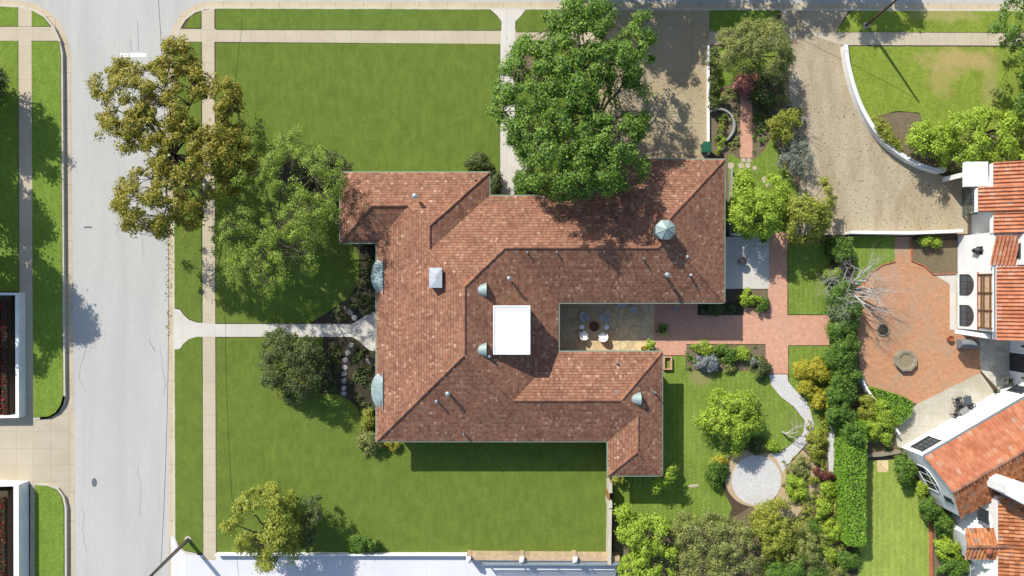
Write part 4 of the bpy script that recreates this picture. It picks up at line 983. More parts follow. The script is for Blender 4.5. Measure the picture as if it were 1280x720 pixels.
# left planters
for i, (pts, lab) in enumerate((([(-80, 367.5), (21, 367.5), (21.5, 521), (-80, 521)], 'white retaining wall round the upper raised planting bed at the left edge'), ([(-80, 607), (20, 607), (21, 1000)], 'white retaining wall round the lower raised planting bed at the left edge'))):
    wall(lab, pts, 5 if i == 0 else 6.5, .9 if i == 0 else 1.3, 'stucco', z0=-.1, top=True)
slab('ground', [(-80, 370), (18.5, 370), (18.5, 518), (-80, 518)], 0, .6, M['soil']); slab('ground', [(-80, 610.5), (17.5, 610.5), (18, 1000), (-80, 1000)], 0, .8, M['soil'])
slab('lawn', [(-80, 372), (7, 372), (7, 516), (-80, 516)], .55, .64, M['grass2'], .018); slab('lawn', [(-80, 618), (4, 618), (4, 1000), (-80, 1000)], .7, .84, M['grass2'], .018)
def bedhedge(name, label, x0, x1, y0, y1, z, hgt, mat):
    px0, py0, _ = W(x0, y0); px1, py1, _ = W(x1, y1); n = int(abs(px1 - px0) * abs(py1 - py0) * 75)
    P = np.stack([RNG.uniform(min(px0, px1), max(px0, px1), n), RNG.uniform(min(py0, py1), max(py0, py1), n), z + hgt * RNG.uniform(.35, 1, n)], 1)
    Nn = RNG.normal(size=(n, 3)) * .6 + np.array([0, 0, .8]); r = empty(name, ((px0 + px1) / 2, (py0 + py1) / 2, z), label, 'flower bed' if 'flower' in label else 'hedge')
    quads_mesh('foliage', P, Nn, .13, M[mat], r); g = G().box(min(px0, px1) + .1, min(py0, py1) + .1, z - .05, max(px0, px1) - .1, max(py0, py1) - .1, z + hgt * .55); put('stems', g, M['hedgecore'], r)
bedhedge('flower_bed', 'dark red flower strip inside the upper raised bed', 9, 18, 374, 517, .6, .35, 'leaf red')
bedhedge('flower_bed', 'dark red flower strip inside the lower raised bed', 9, 17, 616, 760, .8, .35, 'leaf red')
bedhedge('clipped_hedge', 'thin dark green hedge beside the red flowers of the lower bed', 4, 8.5, 616, 760, .8, .5, 'leaf dark')
bedhedge('clipped_hedge', 'dark green hedge beside the red flowers of the upper bed', 5, 8.5, 374, 517, .6, .45, 'leaf dark')
# low brick planter box and plinths by the courtyard
g = G(); wall_strip(g, [(829, 446), (838, 446), (838, 461), (829, 461)], 2.2, 0, .4, True); tag(put('brick_planter', g, M['brick_path']), 'small square salmon brick planter at the corner of the courtyard roof', 'planter')
g = G(); wall_strip(g, [(1119, 327), (1103, 331), (1089, 341), (1079, 354)], 1, 0, .12); tag(put('brick_kerb', g, M['brick_edge']), 'curved brick edge between small lawn and orange brick court', 'edging')
g = G(); wall_strip(g, [(1138.5, 296), (1139, 326), (1154, 332), (1166, 343), (1194, 342)], 1.3, 0, .15); tag(put('brick_kerb', g, M['brick_edge']), 'brick edge around the brown bed right of the court entry', 'edging')
g = G(); wall_strip(g, [(1068, 466), (1080, 488), (1100, 515), (1118, 540)], 2.6, 0, .9); tag(put('garden_wall', g, M['stucco']), 'slanting pale grey wall between tall hedge and orange brick court', 'wall')
wall('low dark brick wall step at the top of the striped lawn', [(1080, 568), (1098, 567), (1122, 563)], 4, .5, 'stone')
wall('white low wall piece above the concrete patio beside the house', [(912, 293), (962, 294)], 2.2, .6)
wall('thin grey edging wall running down beside the house east side', [(913, 212), (911, 292)], 2.2, .5, 'stone_grey')

# ------------------------------------------------------------------ small things
def rnd_stone(px, py, r, mat, label, group, sx=1, sy=1, a=0, h=.07):
    P = ell(0, 0, r * sx, r * sy, 9, .12); c, s = math.cos(a), math.sin(a); x, y, _ = W(px, py)
    g = G().prism([(x + S * (p[0] * c - p[1] * s), y + S * (p[0] * s + p[1] * c)) for p in P], 0, h)
    return tag(put('stepping_stone', g, M[mat]), label, 'stepping stone', group)
for i, (px, py) in enumerate([(439, 431), (435, 441), (432, 450), (431, 459), (430, 467), (430, 476), (430, 485), (430, 492)]):
    rnd_stone(px, py, 3.2, 'stone_grey', 'grey stepping stone in the curved row below the front walk', 'stepping stones below the front walk', 1.1, 1, .3)
for px, py in ((434, 384), (438, 390), (443, 397)): rnd_stone(px, py, 3.4, 'stone_grey', 'grey stepping stone in the dark bed above the front walk', 'stepping stones above the front walk', 1.2, 1, -.8)
for px, py, r in ((913.5, 207, 4.2), (926, 207, 4), (934.5, 207, 3.6), (929, 200.5, 3.2), (936, 200.5, 3), (943, 210, 3), (955, 224, 3.4), (960, 232, 3.6)):
    rnd_stone(px, py, r, 'stone_pale', 'pale round stepping stone in grass at the end of the brick path', 'stepping stones at the end of the brick path')
rnd_stone(867, 607, 6, 'stone_pale', 'flat pale stone slab lying alone in the back lawn', None, 1.2, .35, .1)
rnd_stone(461, 453, 5, 'stone_grey', 'narrow grey stone lying aslant in the dark front bed', None, 1.3, .35, -1)
# green bin
x, y, _ = W(879.5, 187); b = empty('wheelie_bin', (x, y, 0), 'dark green wheeled rubbish bin at the end of the white kerb wall', 'rubbish bin')
g = G(); g.add([(x - .26, y - .32, .08), (x + .26, y - .32, .08), (x + .26, y + .32, .08), (x - .26, y + .32, .08), (x - .33, y - .42, 1.05), (x + .33, y - .42, 1.05), (x + .33, y + .42, 1.05), (x - .33, y + .42, 1.05)], [(3, 2, 1, 0), (0, 1, 5, 4), (1, 2, 6, 5), (2, 3, 7, 6), (3, 0, 4, 7), (4, 5, 6, 7)]); put('bin_body', g, M['green_bin'], b)
g = G().box(x - .37, y - .46, 1.06, x + .37, y + .46, 1.11).box(x - .26, y - .33, 1.11, x + .26, y + .34, 1.15).box(x - .3, y + .46, 1.0, x + .3, y + .52, 1.06); put('lid', g, M['green_bin'], b)
for s_ in (-1, 1):
    g = G().tube([(x + s_ * .24, y + .38, .11), (x + s_ * .31, y + .38, .11)], .11, 12); put('wheel', g, M['dark'], b)
# fountain
x, y, _ = W(1129, 450); f_ = empty('octagonal_fountain', (x, y, 0), 'octagonal stone fountain basin on the orange brick court', 'fountain')
g = G().lathe((x, y, 0), [(1.02, 0), (1.02, .12), (.92, .16), (.92, .42), (1.03, .46), (1.03, .56), (.78, .56), (.72, .5), (.66, .5), (.66, .36), (0, .36)], 8, R(22.5)); put('basin', g, M['stone'], f_)
g = G().lathe((x, y, .4), [(.64, 0), (.64, .012), (0, .012)], 16); put('water_surface', g, M['water'], f_)
# round sunken bed disc in the court
x, y, _ = W(1103, 412); g = G().lathe((x, y, .03), [(.62, 0), (.62, .1), (.55, .12), (.5, .08), (0, .08)], 20); bb = empty('round_planter', (x, y, 0), 'low round dark planter ring on the brick court in branch shadows', 'planter'); put('rim', g, M['stone'], bb)
g = G().lathe((x, y, .1), [(.48, 0), (.48, .03), (0, .03)], 16); put('soil_fill', g, M['dark_mulch'], bb)
# grill under cover, chiminea
x, y, _ = W(1205, 429.5); gr = empty('covered_grill', (x, y, 0), 'barbecue grill under a rounded grey cover beside the house', 'grill')
g = G(); vs = []; m = 12
for i in range(5):
    xx = x - .78 + i * .39; rr = [.34, .42, .43, .42, .34][i]
    for k in range(m + 1): q = math.pi * k / m; vs.append((xx, y + rr * math.cos(q), .55 + .6 * rr / .43 * math.sin(q)))
g.add(vs, [(i * (m + 1) + k, i * (m + 1) + k + 1, (i + 1) * (m + 1) + k + 1, (i + 1) * (m + 1) + k) for i in range(4) for k in range(m)] + [tuple(range(m + 1)), tuple(range(4 * (m + 1), 5 * (m + 1)))[::-1]]); g.box(x - .76, y - .4, .1, x + .76, y + .4, .55)
put('cover', g, M['cover'], gr)
for s_ in (-1, 1):
    for t_ in (-1, 1): put('leg', G().box(x + s_ * .7 - .03, y + t_ * .34 - .03, 0, x + s_ * .7 + .03, y + t_ * .34 + .03, .12), M['dark'], gr)
x, y, _ = W(1185.5, 423); g = G().lathe((x, y, 0.03), [(.2, 0), (.3, .2), (.27, .42), (.24, .42), (.22, .3), (0, .3)], 14); tag(put('clay_pot', g, M['terracotta']), 'round terracotta pot at the left end of the grill', 'pot')
# patio furniture of the neighbour
def sq_table(name, label, px, py, w1, w2, a, h, top, legs='dark'):
    x, y, _ = W(px, py, h); r = empty(name, (0, 0, 0), label, 'table'); put('table_top', G().box(-w1, -w2, h - .04, w1, w2, h), M[top], r)
    for s_ in (-1, 1):
        for t_ in (-1, 1): put('leg', G().box(s_ * (w1 - .06) - .025, t_ * (w2 - .06) - .025, 0, s_ * (w1 - .06) + .025, t_ * (w2 - .06) + .025, h - .04), M[legs], r)
    r.location = (x, y, .03); r.rotation_euler.z = a; return r
def arm_chair(name, label, px, py, a, seat, frame, wd=.3, cat='chair', group=None, back=.85):
    x, y, _ = W(px, py, .5); r = empty(name, (0, 0, 0), label, cat, group)
    put('seat', G().box(-wd, -wd, .36, wd, wd, .45), M[seat], r)
    g = G(); g.add([(-wd, wd - .03, .45), (wd, wd - .03, .45), (wd, wd + .05, .45), (-wd, wd + .05, .45), (-wd, wd + .1, back), (wd, wd + .1, back), (wd, wd + .16, back), (-wd, wd + .16, back)], [(0, 1, 5, 4), (2, 3, 7, 6), (4, 5, 6, 7), (1, 2, 6, 5), (3, 0, 4, 7)]); put('backrest', g, M[seat], r)
    for s_ in (-1, 1):
        put('armrest', G().box(s_ * (wd + .05) - .03, -wd, .6, s_ * (wd + .05) + .03, wd + .05, .64), M[frame], r)
        for t_ in (-1, 1): put('leg', G().box(s_ * (wd + .05) - .025, t_ * (wd - .02) - .025, 0, s_ * (wd + .05) + .025, t_ * (wd - .02) + .025, .6), M[frame], r)
    r.location = (x, y, .03); r.rotation_euler.z = a; return r
sq_table('patio_table', 'dark square table, nearer the brick court, on the pale stone patio', 1209.5, 500.5, .36, .36, R(12), .72, 'charcoal')
sq_table('patio_table', 'lighter grey square table, nearer the white wall, on the pale stone patio', 1206.5, 515.5, .42, .42, R(35), .72, 'tablegrey')
for px, py, a, lab in ((1197.5, 501, 12, 'dark mesh chair left of the dark square patio table'), (1200.5, 508.5, 30, 'dark mesh chair tucked between the two square patio tables'), (1195.5, 518.5, 35, 'dark mesh chair left of the lighter grey patio table'), (1215, 508, 200, 'dark mesh chair right of the two square patio tables')):
    arm_chair('patio_chair', lab, px, py, R(a), 'charcoal', 'dark', .2, group='dark patio chairs', back=.8)
def pot_plant(label, px, py, z, r, mat, n=10, cr=.2, leaf=.2, pot='terracotta', hh=.5, lh=.55):
    x, y, _ = W(px, py); e = empty('potted_plant', (x, y, 0), label, 'potted plant')
    put('pot', G().lathe((x, y, z), [(r * .7, 0), (r, hh * .8), (r * 1.08, hh), (r * .9, hh), (r * .85, hh - .05), (0, hh - .05)], 14), M[pot], e)
    cl = [(x + random.gauss(0, r * .55), y + random.gauss(0, r * .55), z + hh + random.uniform(.05, lh)) for _ in range(n)]
    P, Nn = clump_leaves(cl, 16, cr); quads_mesh('leaves', P, Nn, leaf, M[mat], e); return e
pot_plant('yellow green bushy potted plant at the lower right corner of the courtyard', 811, 431, .03, .3, 'leaf lime', 12, .26, .2)
pot_plant('orange and yellow flowers in a small pot at the courtyard edge', 803, 435.5, .03, .22, 'leaf gold', 6, .16, .14)
x, y, _ = W(827, 411); e = empty('potted_plant', (x, y, 0), 'dark spiky leaved plant in a round black pot on the shaded brick path', 'potted plant')
put('pot', G().lathe((x, y, .03), [(.26, 0), (.36, .4), (.3, .4), (.28, .34), (0, .34)], 14), M['dark'], e)
g = G()
for k in range(26):
    q = random.uniform(0, 6.28); L = random.uniform(.4, .9); c, s = math.cos(q), math.sin(q); p0 = Vector((x, y, .36)); p1 = p0 + Vector((c * L * .5, s * L * .5, .35)); p2 = p0 + Vector((c * L, s * L, .2)); sd = Vector((-s, c, 0)) * .045
    n0 = len(g.v); g.v += [tuple(p0 - sd * .5), tuple(p0 + sd * .5), tuple(p1 + sd), tuple(p1 - sd), tuple(p2)]; g.f += [(n0, n0 + 1, n0 + 2, n0 + 3), (n0 + 3, n0 + 2, n0 + 4)]
put('leaves', g, M['leaf mid'], e)
pot_plant('round potted shrub at the top right corner of the concrete patio', 953, 301, .05, .22, 'leaf dark', 6, .16, .13, 'dark', .35, .3)
pot_plant('small potted succulent at the foot of the white wall by the patio tables', 1243, 489, .03, .2, 'leaf silver', 5, .14, .12, 'dark', .35, .2)
pot_plant('dark potted shrub on the grey slate beside the pale urn', 1257, 475.5, .03, .22, 'leaf dark', 5, .16, .14, 'dark', .4, .25)
x, y, _ = W(1250.5, 475); g = G().lathe((x, y, .03), [(.14, 0), (.1, .15), (.3, .45), (.42, .6), (.36, .6), (.2, .42), (0, .4)], 4, R(45)); tag(put('stone_urn', g, M['pale_stone']), 'pale square stone urn on the grey slate patio', 'urn')
# round table on the concrete patio
x, y, _ = W(925, 327); r = empty('round_table', (x, y, .05), 'small dark round table on the half shaded concrete patio', 'table')
put('table_top', G().lathe((x, y, .74), [(.4, 0), (.42, .02), (.4, .04), (0, .04)], 20), M['dark'], r); put('stem', G().lathe((x, y, .05), [(.22, 0), (.2, .03), (.04, .06), (.04, .7)], 10), M['dark'], r)
# courtyard furniture
def adirondack(label, px, py, a):
    x, y, _ = W(px, py, .4); r = empty('adirondack_chair', (0, 0, 0), label, 'chair', 'grey slatted chairs in the courtyard')
    g = G()
    for k in range(5): yy = -.3 + k * .12; g.box(-.27, yy, .3 - .02 * k, .27, yy + .1, .33 - .02 * k)
    put('seat', g, M['greywood'], r)
    g = G()
    for k in range(5):
        xx = -.26 + k * .105; hh = (.62, .72, .78, .72, .62)[k]; g.add([(xx, .28, .22), (xx + .095, .28, .22), (xx + .095, .31, .22), (xx, .31, .22), (xx, .28 + hh * .45, .22 + hh), (xx + .095, .28 + hh * .45, .22 + hh), (xx + .095, .31 + hh * .45, .22 + hh), (xx, .31 + hh * .45, .22 + hh)], [(0, 1, 5, 4), (2, 3, 7, 6), (4, 5, 6, 7), (1, 2, 6, 5), (3, 0, 4, 7)])
    put('backrest', g, M['greywood'], r)
    for s_ in (-1, 1):
        put('armrest', G().box(s_ * .34 - .07, -.34, .5, s_ * .34 + .07, .38, .53), M['greywood'], r)
        put('leg', G().box(s_ * .32 - .03, -.32, 0, s_ * .32 + .03, -.24, .5), M['greywood'], r); put('leg', G().box(s_ * .32 - .03, .25, 0, s_ * .32 + .03, .33, .5), M['greywood'], r)
    r.location = (x, y, .03); r.rotation_euler.z = a; return r
adirondack('grey slatted garden chair at the upper left of the fire pit', 731, 397, R(35)); adirondack('grey slatted garden chair at the upper right of the fire pit', 755.5, 397.5, R(-40))
sq_table('side_table', 'small pale grey square table alone near the courtyard top wall', 792, 386.5, .28, .28, R(25), .45, 'greywood', 'greywood')
def tub(label, px, py, a):
    x, y, _ = W(px, py, .5); r = empty('tub_chair', (0, 0, 0), label, 'chair', 'white cushioned chairs in the courtyard')
    put('seat_cushion', G().box(-.3, -.34, .32, .3, .26, .48), M['cushion'], r); g = G(); m = 12
    vs = []
    for k in range(m + 1):
        q = R(-10 + 200 * k / m); hh = .55 + .28 * max(0, math.sin(q)); 
        for rr in (.36, .44): vs += [(rr * math.cos(q), rr * math.sin(q) * .95, .2), (rr * math.cos(q) * 1.05, rr * math.sin(q) * 1.02, hh)]
    fs = []
    for k in range(m): b0 = 4 * k; fs += [(b0, b0 + 4, b0 + 5, b0 + 1), (b0 + 2, b0 + 3, b0 + 7, b0 + 6), (b0 + 1, b0 + 5, b0 + 7, b0 + 3)]
    fs += [(0, 1, 3, 2), (4 * m, 4 * m + 2, 4 * m + 3, 4 * m + 1)]
    g.add(vs, fs); put('curved_back', g, M['cushion'], r)
    for s_ in (-1, 1):
        for t_ in (-1, 1): put('leg', G().box(s_ * .27 - .025, t_ * .26 - .025, 0, s_ * .27 + .025, t_ * .26 + .025, .33), M['wood'], r)
    r.location = (x, y, .03); r.rotation_euler.z = a; return r
tub('white cushioned chair at the lower left of the fire pit', 730, 419, R(140)); tub('white cushioned chair at the lower right of the fire pit', 753.5, 421, R(215))
for px, lab in ((727.5, 'small round white side table between the left grey and white chairs'), (758.5, 'small round white side table between the right grey and white chairs')):
    x, y, _ = W(px, 409, .45); r = empty('side_table', (x, y, .03), lab, 'side table', 'round white side tables')
    put('table_top', G().lathe((x, y, .45), [(.2, 0), (.21, .02), (.2, .03), (0, .03)], 18), M['whitemetal'], r); put('stem', G().lathe((x, y, .03), [(.14, 0), (.04, .05), (.04, .42)], 10), M['whitemetal'], r)
x, y, _ = W(742, 407.5); r = empty('fire_pit', (x, y, .03), 'round dark brown fire pit bowl in the middle of the courtyard chairs', 'fire pit')
put('bowl', G().lathe((x, y, .1), [(.1, 0), (.4, .12), (.46, .28), (.4, .28), (.34, .16), (0, .14)], 20), M['brown'], r)
for k in range(3): q = R(120 * k + 30); put('leg', G().tube([(x + .42 * math.cos(q), y + .42 * math.sin(q), .03), (x + .3 * math.cos(q), y + .3 * math.sin(q), .2)], .025, 6), M['dark'], r)
x, y, _ = W(777, 380.5); r = empty('garden_bench', (x, y, 0), 'pale blue grey bench half under the courtyard eave', 'bench')
put('seat', G().box(x - .45, y - .2, .4, x + .45, y + .18, .45), M['greywood'], r); put('backrest', G().box(x - .45, y + .18, .45, x + .45, y + .22, .8), M['greywood'], r)
for s_ in (-1, 1): put('leg', G().box(x + s_ * .4 - .03, y - .18, 0, x + s_ * .4 + .03, y + .2, .4), M['greywood'], r)
x, y, _ = W(843, 386); r = empty('bird_bath', (x, y, .03), 'small pale round bird bath in the house shade on the brick path', 'bird bath')
put('bowl', G().lathe((x, y, .75), [(.04, 0), (.18, .06), (.2, .1), (.16, .08), (0, .05)], 14), M['stone_grey'], r); put('pedestal', G().lathe((x, y, .03), [(.14, 0), (.05, .1), (.05, .75)], 10), M['stone_grey'], r)
x, y, _ = W(935, 630)
# ------------------------------------------------------------------ poles and wires
def pole(label, base, top, h, r=.14):
    bx, by, _ = W(*base); tx, ty = top[0] * S, -top[1] * S
    e = empty('utility_pole', (bx, by, 0), label, 'utility pole')
    put('shaft', G().tube([(bx, by, -.3), (bx + (tx - bx) * .5, by + (ty - by) * .5, h / 2), (tx, ty, h)], [r * 1.15, r, r * .8], 12), M['tar'], e)
    d = Vector((tx - bx, ty - by, h)).normalized(); p = Vector((tx, ty, h))
    put('insulator', G().lathe((tx, ty, h), [(.04, 0), (.07, .06), (.05, .12), (.06, .16), (0, .2)], 8), M['lead'], e)
    g = G().tube([(bx + .13, by + .1, 0), (tx + .12, ty + .1, h - 1)], .03, 6); put('conduit', g, M['lead'], e)
    g = G().lathe((bx, by, 0), [(.24, 0), (.3, .06), (.0, .06)], 14); put('footing', g, M['kerb'], e)
    return (tx, ty, h)
tp1 = pole('dark leaning utility pole in the lower left verge beside the street', (235, 674), (-396, 317), 8.6, .15)
tp2 = pole('slim utility pole in the top verge above the patchy lawn', (1082.5, 32), (435, -327), 6.9, .11)
def wire(label, a, b, sag, n=16, r=.018, name='overhead_wire'):
    a = Vector(a); b = Vector(b); P = []
    for i in range(n + 1):
        t_ = i / n; p = a.lerp(b, t_); p.z -= sag * 4 * t_ * (1 - t_); P.append(p)
    return tag(put(name, G().tube(P, r, 5), M['dark']), label, 'wire')
wire('thin black overhead wire running above the street edge from the lower left pole', (-399 * S, -313 * S, 5.7), (-404 * S, 420 * S, 6.4), 1.9, 24, .02)
wire('thin wire leaving the top verge pole towards the upper left', (434 * S, 327 * S, 6.6), (120 * S, 470 * S, 6.6), 1.0, 16, .02)

# ------------------------------------------------------------------ trees
OAK = [(205, 46), (222, 48), (237, 52), (240, 72), (250, 78), (262, 96), (276, 94), (297, 105), (304, 150), (324, 182), (320, 210), (300, 236), (262, 268), (240, 292), (226, 296), (214, 288), (204, 298), (192, 296), (186, 284), (172, 292), (160, 290), (150, 280), (153, 268), (143, 262), (140, 240), (150, 228), (156, 214), (158, 192), (140, 184), (122, 168), (118, 152), (126, 140), (118, 128), (114, 106), (122, 92), (136, 86), (144, 74), (158, 72), (172, 70), (180, 74), (182, 62), (196, 58)]
tree('oak_tree', 'large olive gold oak overhanging the street at the upper left', 'tree', (238, 203), OAK, 10.5, 5.2, 900, 30, .44, .2, 'leaf oak', 'darkbark', .38, .07, 14, .2, seed=2, depth=.6, twigs=.8)
FEA = [(340, 178), (362, 160), (380, 158), (385, 182), (408, 185), (430, 205), (432, 240), (436, 262), (438, 284), (420, 298), (404, 316), (394, 345), (380, 332), (362, 362), (345, 392), (335, 370), (322, 360), (300, 352), (284, 356), (272, 330), (266, 300), (268, 268), (280, 232), (276, 205), (292, 182), (318, 178)]
tree('feathery_tree', 'light green feathery tree left of the house, between oak and roof', 'tree', (352, 300), FEA, 9.6, 3.6, 390, 38, .46, .14, 'leaf feather', 'bark', .52, .05, 14, .16, flat=.4, seed=5, depth=.85, twigs=.8)
MAG = [(688, -10), (757, -10), (762, 12), (772, 22), (778, 45), (790, 30), (800, 12), (814, 18), (812, 36), (820, 60), (812, 80), (806, 96), (818, 100), (830, 104), (822, 116), (812, 122), (800, 118), (790, 110), (770, 108), (764, 112), (762, 122), (775, 130), (782, 138), (796, 134), (810, 148), (808, 165), (800, 178), (808, 195), (812, 214), (798, 230), (786, 240), (762, 246), (740, 243), (715, 248), (690, 246), (668, 238), (655, 222), (652, 200), (642, 182), (625, 160), (616, 140), (622, 120), (618, 100), (632, 84), (640, 62), (655, 45), (668, 50), (690, 44), (682, 20)]
tree('shade_tree', 'very large dark green tree between the front path and the concrete drive', 'tree', (745, 155), MAG, 11.0, 4.0, 900, 34, .54, .22, 'leaf magnolia', 'bark', .40, .055, 16, .26, flat=.45, seed=3, depth=.7, twigs=.6)
TR = [(1300, -20), (1262, 0), (1250, 16), (1230, 26), (1228, 38), (1245, 46), (1252, 60), (1266, 74), (1268, 90), (1276, 100), (1272, 130), (1284, 150), (1330, 160), (1400, 100), (1380, -10)]
tree('shade_tree', 'green tree reaching in at the top right corner', 'tree', (1310, 85), TR, 8, 3, 170, 30, .55, .22, 'leaf mid', seed=8, gap=.35)
tree('small_tree', 'bright green spreading tree just above the white parapet', 'tree', (1220, 170), [(1180, 150), (1200, 140), (1222, 136), (1250, 140), (1290, 132), (1340, 150), (1340, 195), (1290, 200), (1240, 206), (1215, 212), (1195, 200), (1190, 178)], 4.5, 1.2, 210, 28, .45, .2, 'leaf lime', seed=9, gap=.3, trunk=.14)
tree('small_tree', 'bright green rounded small tree at the end of the curved white wall', 'tree', (1163, 175), (1168, 180, 30, 28), 4.0, 1.0, 90, 28, .42, .19, 'leaf lime', seed=10, gap=.25, trunk=.12)
shrub('shrub', 'low yellow green shrubs in the brown bed against the curved wall', [(1091, 147), (1102, 148), (1112, 160), (1124, 178), (1126, 190), (1112, 182), (1098, 168)], 1.2, 'leaf yellowgreen', n=70, cr=.3, seed=4)
tree('small_tree', 'bright yellow green tree right of the house by the concrete patio', 'tree', (950, 262), [(918, 225), (932, 212), (950, 226), (968, 218), (985, 232), (988, 262), (980, 290), (950, 298), (925, 292), (912, 275), (916, 250)], 5.2, 1.5, 170, 30, .46, .2, 'leaf lime', seed=11, gap=.28, trunk=.14)
tree('small_tree', 'yellow green tree with orange tinged leaves at the gravel drive corner', 'tree', (1000, 268), [(985, 228), (1002, 222), (1020, 220), (1036, 230), (1046, 244), (1040, 262), (1034, 282), (1020, 300), (1000, 308), (985, 298), (980, 270)], 5.0, 1.3, 130, 28, .45, .19, 'leaf yellowgreen', seed=12, gap=.36, trunk=.13)
tree('small_tree', 'grey olive tree overhanging the pavement at the top of the planted strip', 'tree', (940, 75), [(893, 48), (908, 36), (930, 26), (955, 24), (978, 30), (988, 52), (990, 80), (984, 100), (962, 98), (940, 90), (915, 92), (898, 78)], 5.5, 1.6, 190, 32, .45, .15, 'leaf olive', seed=13, gap=.3, trunk=.14)
tree('shrub', 'yellowing thin shrub at the left edge of the gravel drive', 'shrub', (972, 150), [(955, 128), (975, 118), (992, 122), (1000, 140), (1004, 160), (1010, 178), (992, 188), (975, 178), (960, 165)], 2.8, .5, 70, 26, .36, .15, 'leaf yellowgreen', seed=14, gap=.42, trunk=.07)
tree('shrub', 'silvery sparse shrub over dark shade at the left edge of the gravel drive', 'shrub', (985, 195), [(975, 178), (995, 172), (1012, 182), (1016, 205), (1005, 222), (985, 222), (974, 205)], 2.8, .4, 60, 28, .36, .13, 'leaf silver', 'palebark', seed=15, gap=.3, trunk=.07)
tree('shrub', 'dark green shrub along the right of the upper brick path', 'shrub', (962, 115), (962, 115, 20, 22), 2.4, .3, 60, 28, .36, .16, 'leaf dark', seed=16, gap=.15)
shrub('flowering_shrub', 'pink leaved shrub over the upper end of the brick path', (934, 104, 15, 14), 1.4, 'leaf pink', seed=17, cr=.22, leaf=.14)
shrub('hedge_shrub', 'dark hedge strip inside the white kerb wall of the drive', [(887, 62), (897, 62), (898, 100), (896, 138), (887, 138)], 1.3, 'leaf dark', n=60, seed=18)
for px, py, rx, m_, lab in ((901, 146, 6, 'leaf mid', 'small green plant at the top of the round walled bed'), (904, 158, 5, 'leaf yellowgreen', 'small yellowish plant in the middle of the round walled bed'), (897, 170, 6, 'leaf mid', 'small green plant at the left of the round walled bed'), (903, 176, 6, 'leaf lime', 'bright green plant at the bottom of the round walled bed'), (897, 187, 6, 'leaf lime', 'light green plant beside the green bin')):
    shrub('garden_plant', lab, (px, py, rx, rx), .7, m_, n=9, cr=.16, leaf=.13, cat='plant', seed=px)
shrub('shrub', 'dry brownish twiggy shrub in the mulch beside the upper brick path', (908, 122, 12, 9), 1.0, 'leaf olive', n=14, seed=31, gap=.4)
tree('small_tree', 'yellow green tree over the bottom left of the lawn by the white yard', 'tree', (345, 662), [(293, 632), (308, 615), (322, 610), (345, 606), (358, 600), (365, 615), (366, 632), (372, 650), (374, 680), (368, 705), (350, 716), (325, 712), (318, 690), (296, 686), (280, 672), (272, 660), (292, 652)], 6.2, 1.8, 190, 30, .48, .2, 'leaf yellowgreen', 'darkbark', seed=19, gap=.28, trunk=.16)
tree('small_tree', 'smaller dark green tree right of the yellow green one at the bottom of the lawn', 'tree', (386, 668), [(372, 655), (380, 625), (390, 617), (402, 622), (400, 645), (395, 665), (394, 684), (384, 692), (374, 690)], 4.0, .8, 60, 28, .38, .18, 'leaf dark', 'darkbark', seed=20, gap=.32, trunk=.1)
shrub('shrub', 'low green shrub on the edge of the white yard wall', (454, 681, 18, 10), 1.5, 'leaf mid', seed=21, gap=.35)
tree('small_tree', 'dark rounded tree with yellowing lower side beside the front walk', 'tree', (368, 455), [(333, 420), (350, 412), (370, 420), (392, 422), (402, 440), (408, 462), (404, 478), (392, 492), (378, 502), (360, 500), (345, 490), (330, 478), (326, 455), (330, 438)], 4.6, .9, 150, 30, .44, .18, 'leaf dark', 'darkbark', seed=22, gap=.22, trunk=.14)
shrub('shrub', 'yellow green foliage clump at the foot of the dark front tree', (366, 482, 22, 17), 2.0, 'leaf yellowgreen', seed=23, gap=.3)
tree('shrub', 'big dark green shrub at the upper left corner of the house roof', 'shrub', (395, 218), [(365, 205), (385, 190), (408, 188), (432, 196), (440, 208), (436, 228), (428, 262), (425, 290), (410, 280), (405, 240), (390, 225), (370, 218)], 3.6, .5, 110, 28, .4, .17, 'leaf dark', seed=24, gap=.2)
tree('small_tree', 'rounded bright yellow green tree standing alone on the back lawn', 'tree', (905, 523), (910, 525, 34, 36), 4.0, .9, 150, 30, .42, .18, 'leaf lime', seed=25, gap=.2, trunk=.14)
shrub('shrub', 'dark reddish green shrub under the right of the round lawn tree', (944, 556, 12, 8), .9, 'leaf dark', seed=26); shrub('shrub', 'small lime shrub at the top right of the round patio', (964, 558, 8, 6), .8, 'leaf lime', seed=27)
shrub('shrub', 'small orange yellow shrub at the left of the round patio', (899, 577, 8, 7), .9, 'leaf gold', seed=28); shrub('shrub', 'green shrub at the lower left of the round patio', (895, 592, 12, 14), 1.3, 'leaf mid', seed=29)
# bottom centre wood
tree('small_tree', 'bright green bushy tree right of the tall narrow wall', 'tree', (800, 672), [(770, 640), (782, 632), (800, 645), (825, 648), (840, 655), (845, 690), (840, 730), (780, 740), (772, 705), (792, 690), (775, 670), (768, 655)], 4.5, .9, 150, 30, .42, .2, 'leaf lime', seed=33, gap=.28, trunk=.12)
tree('small_tree', 'greyish olive broad tree at the bottom centre right', 'tree', (888, 680), [(842, 645), (868, 636), (890, 640), (915, 650), (945, 655), (960, 690), (955, 740), (850, 745), (845, 690)], 5.0, 1., 330, 32, .44, .15, 'leaf olive', seed=34, gap=.12, trunk=.14)
tree('small_tree', 'yellow tinged tree below the round patio', 'tree', (965, 660), [(935, 650), (950, 632), (972, 622), (985, 632), (1000, 655), (998, 690), (970, 700), (948, 690)], 4.0, .8, 150, 28, .4, .16, 'leaf yellowgreen', seed=35, gap=.2, trunk=.1)
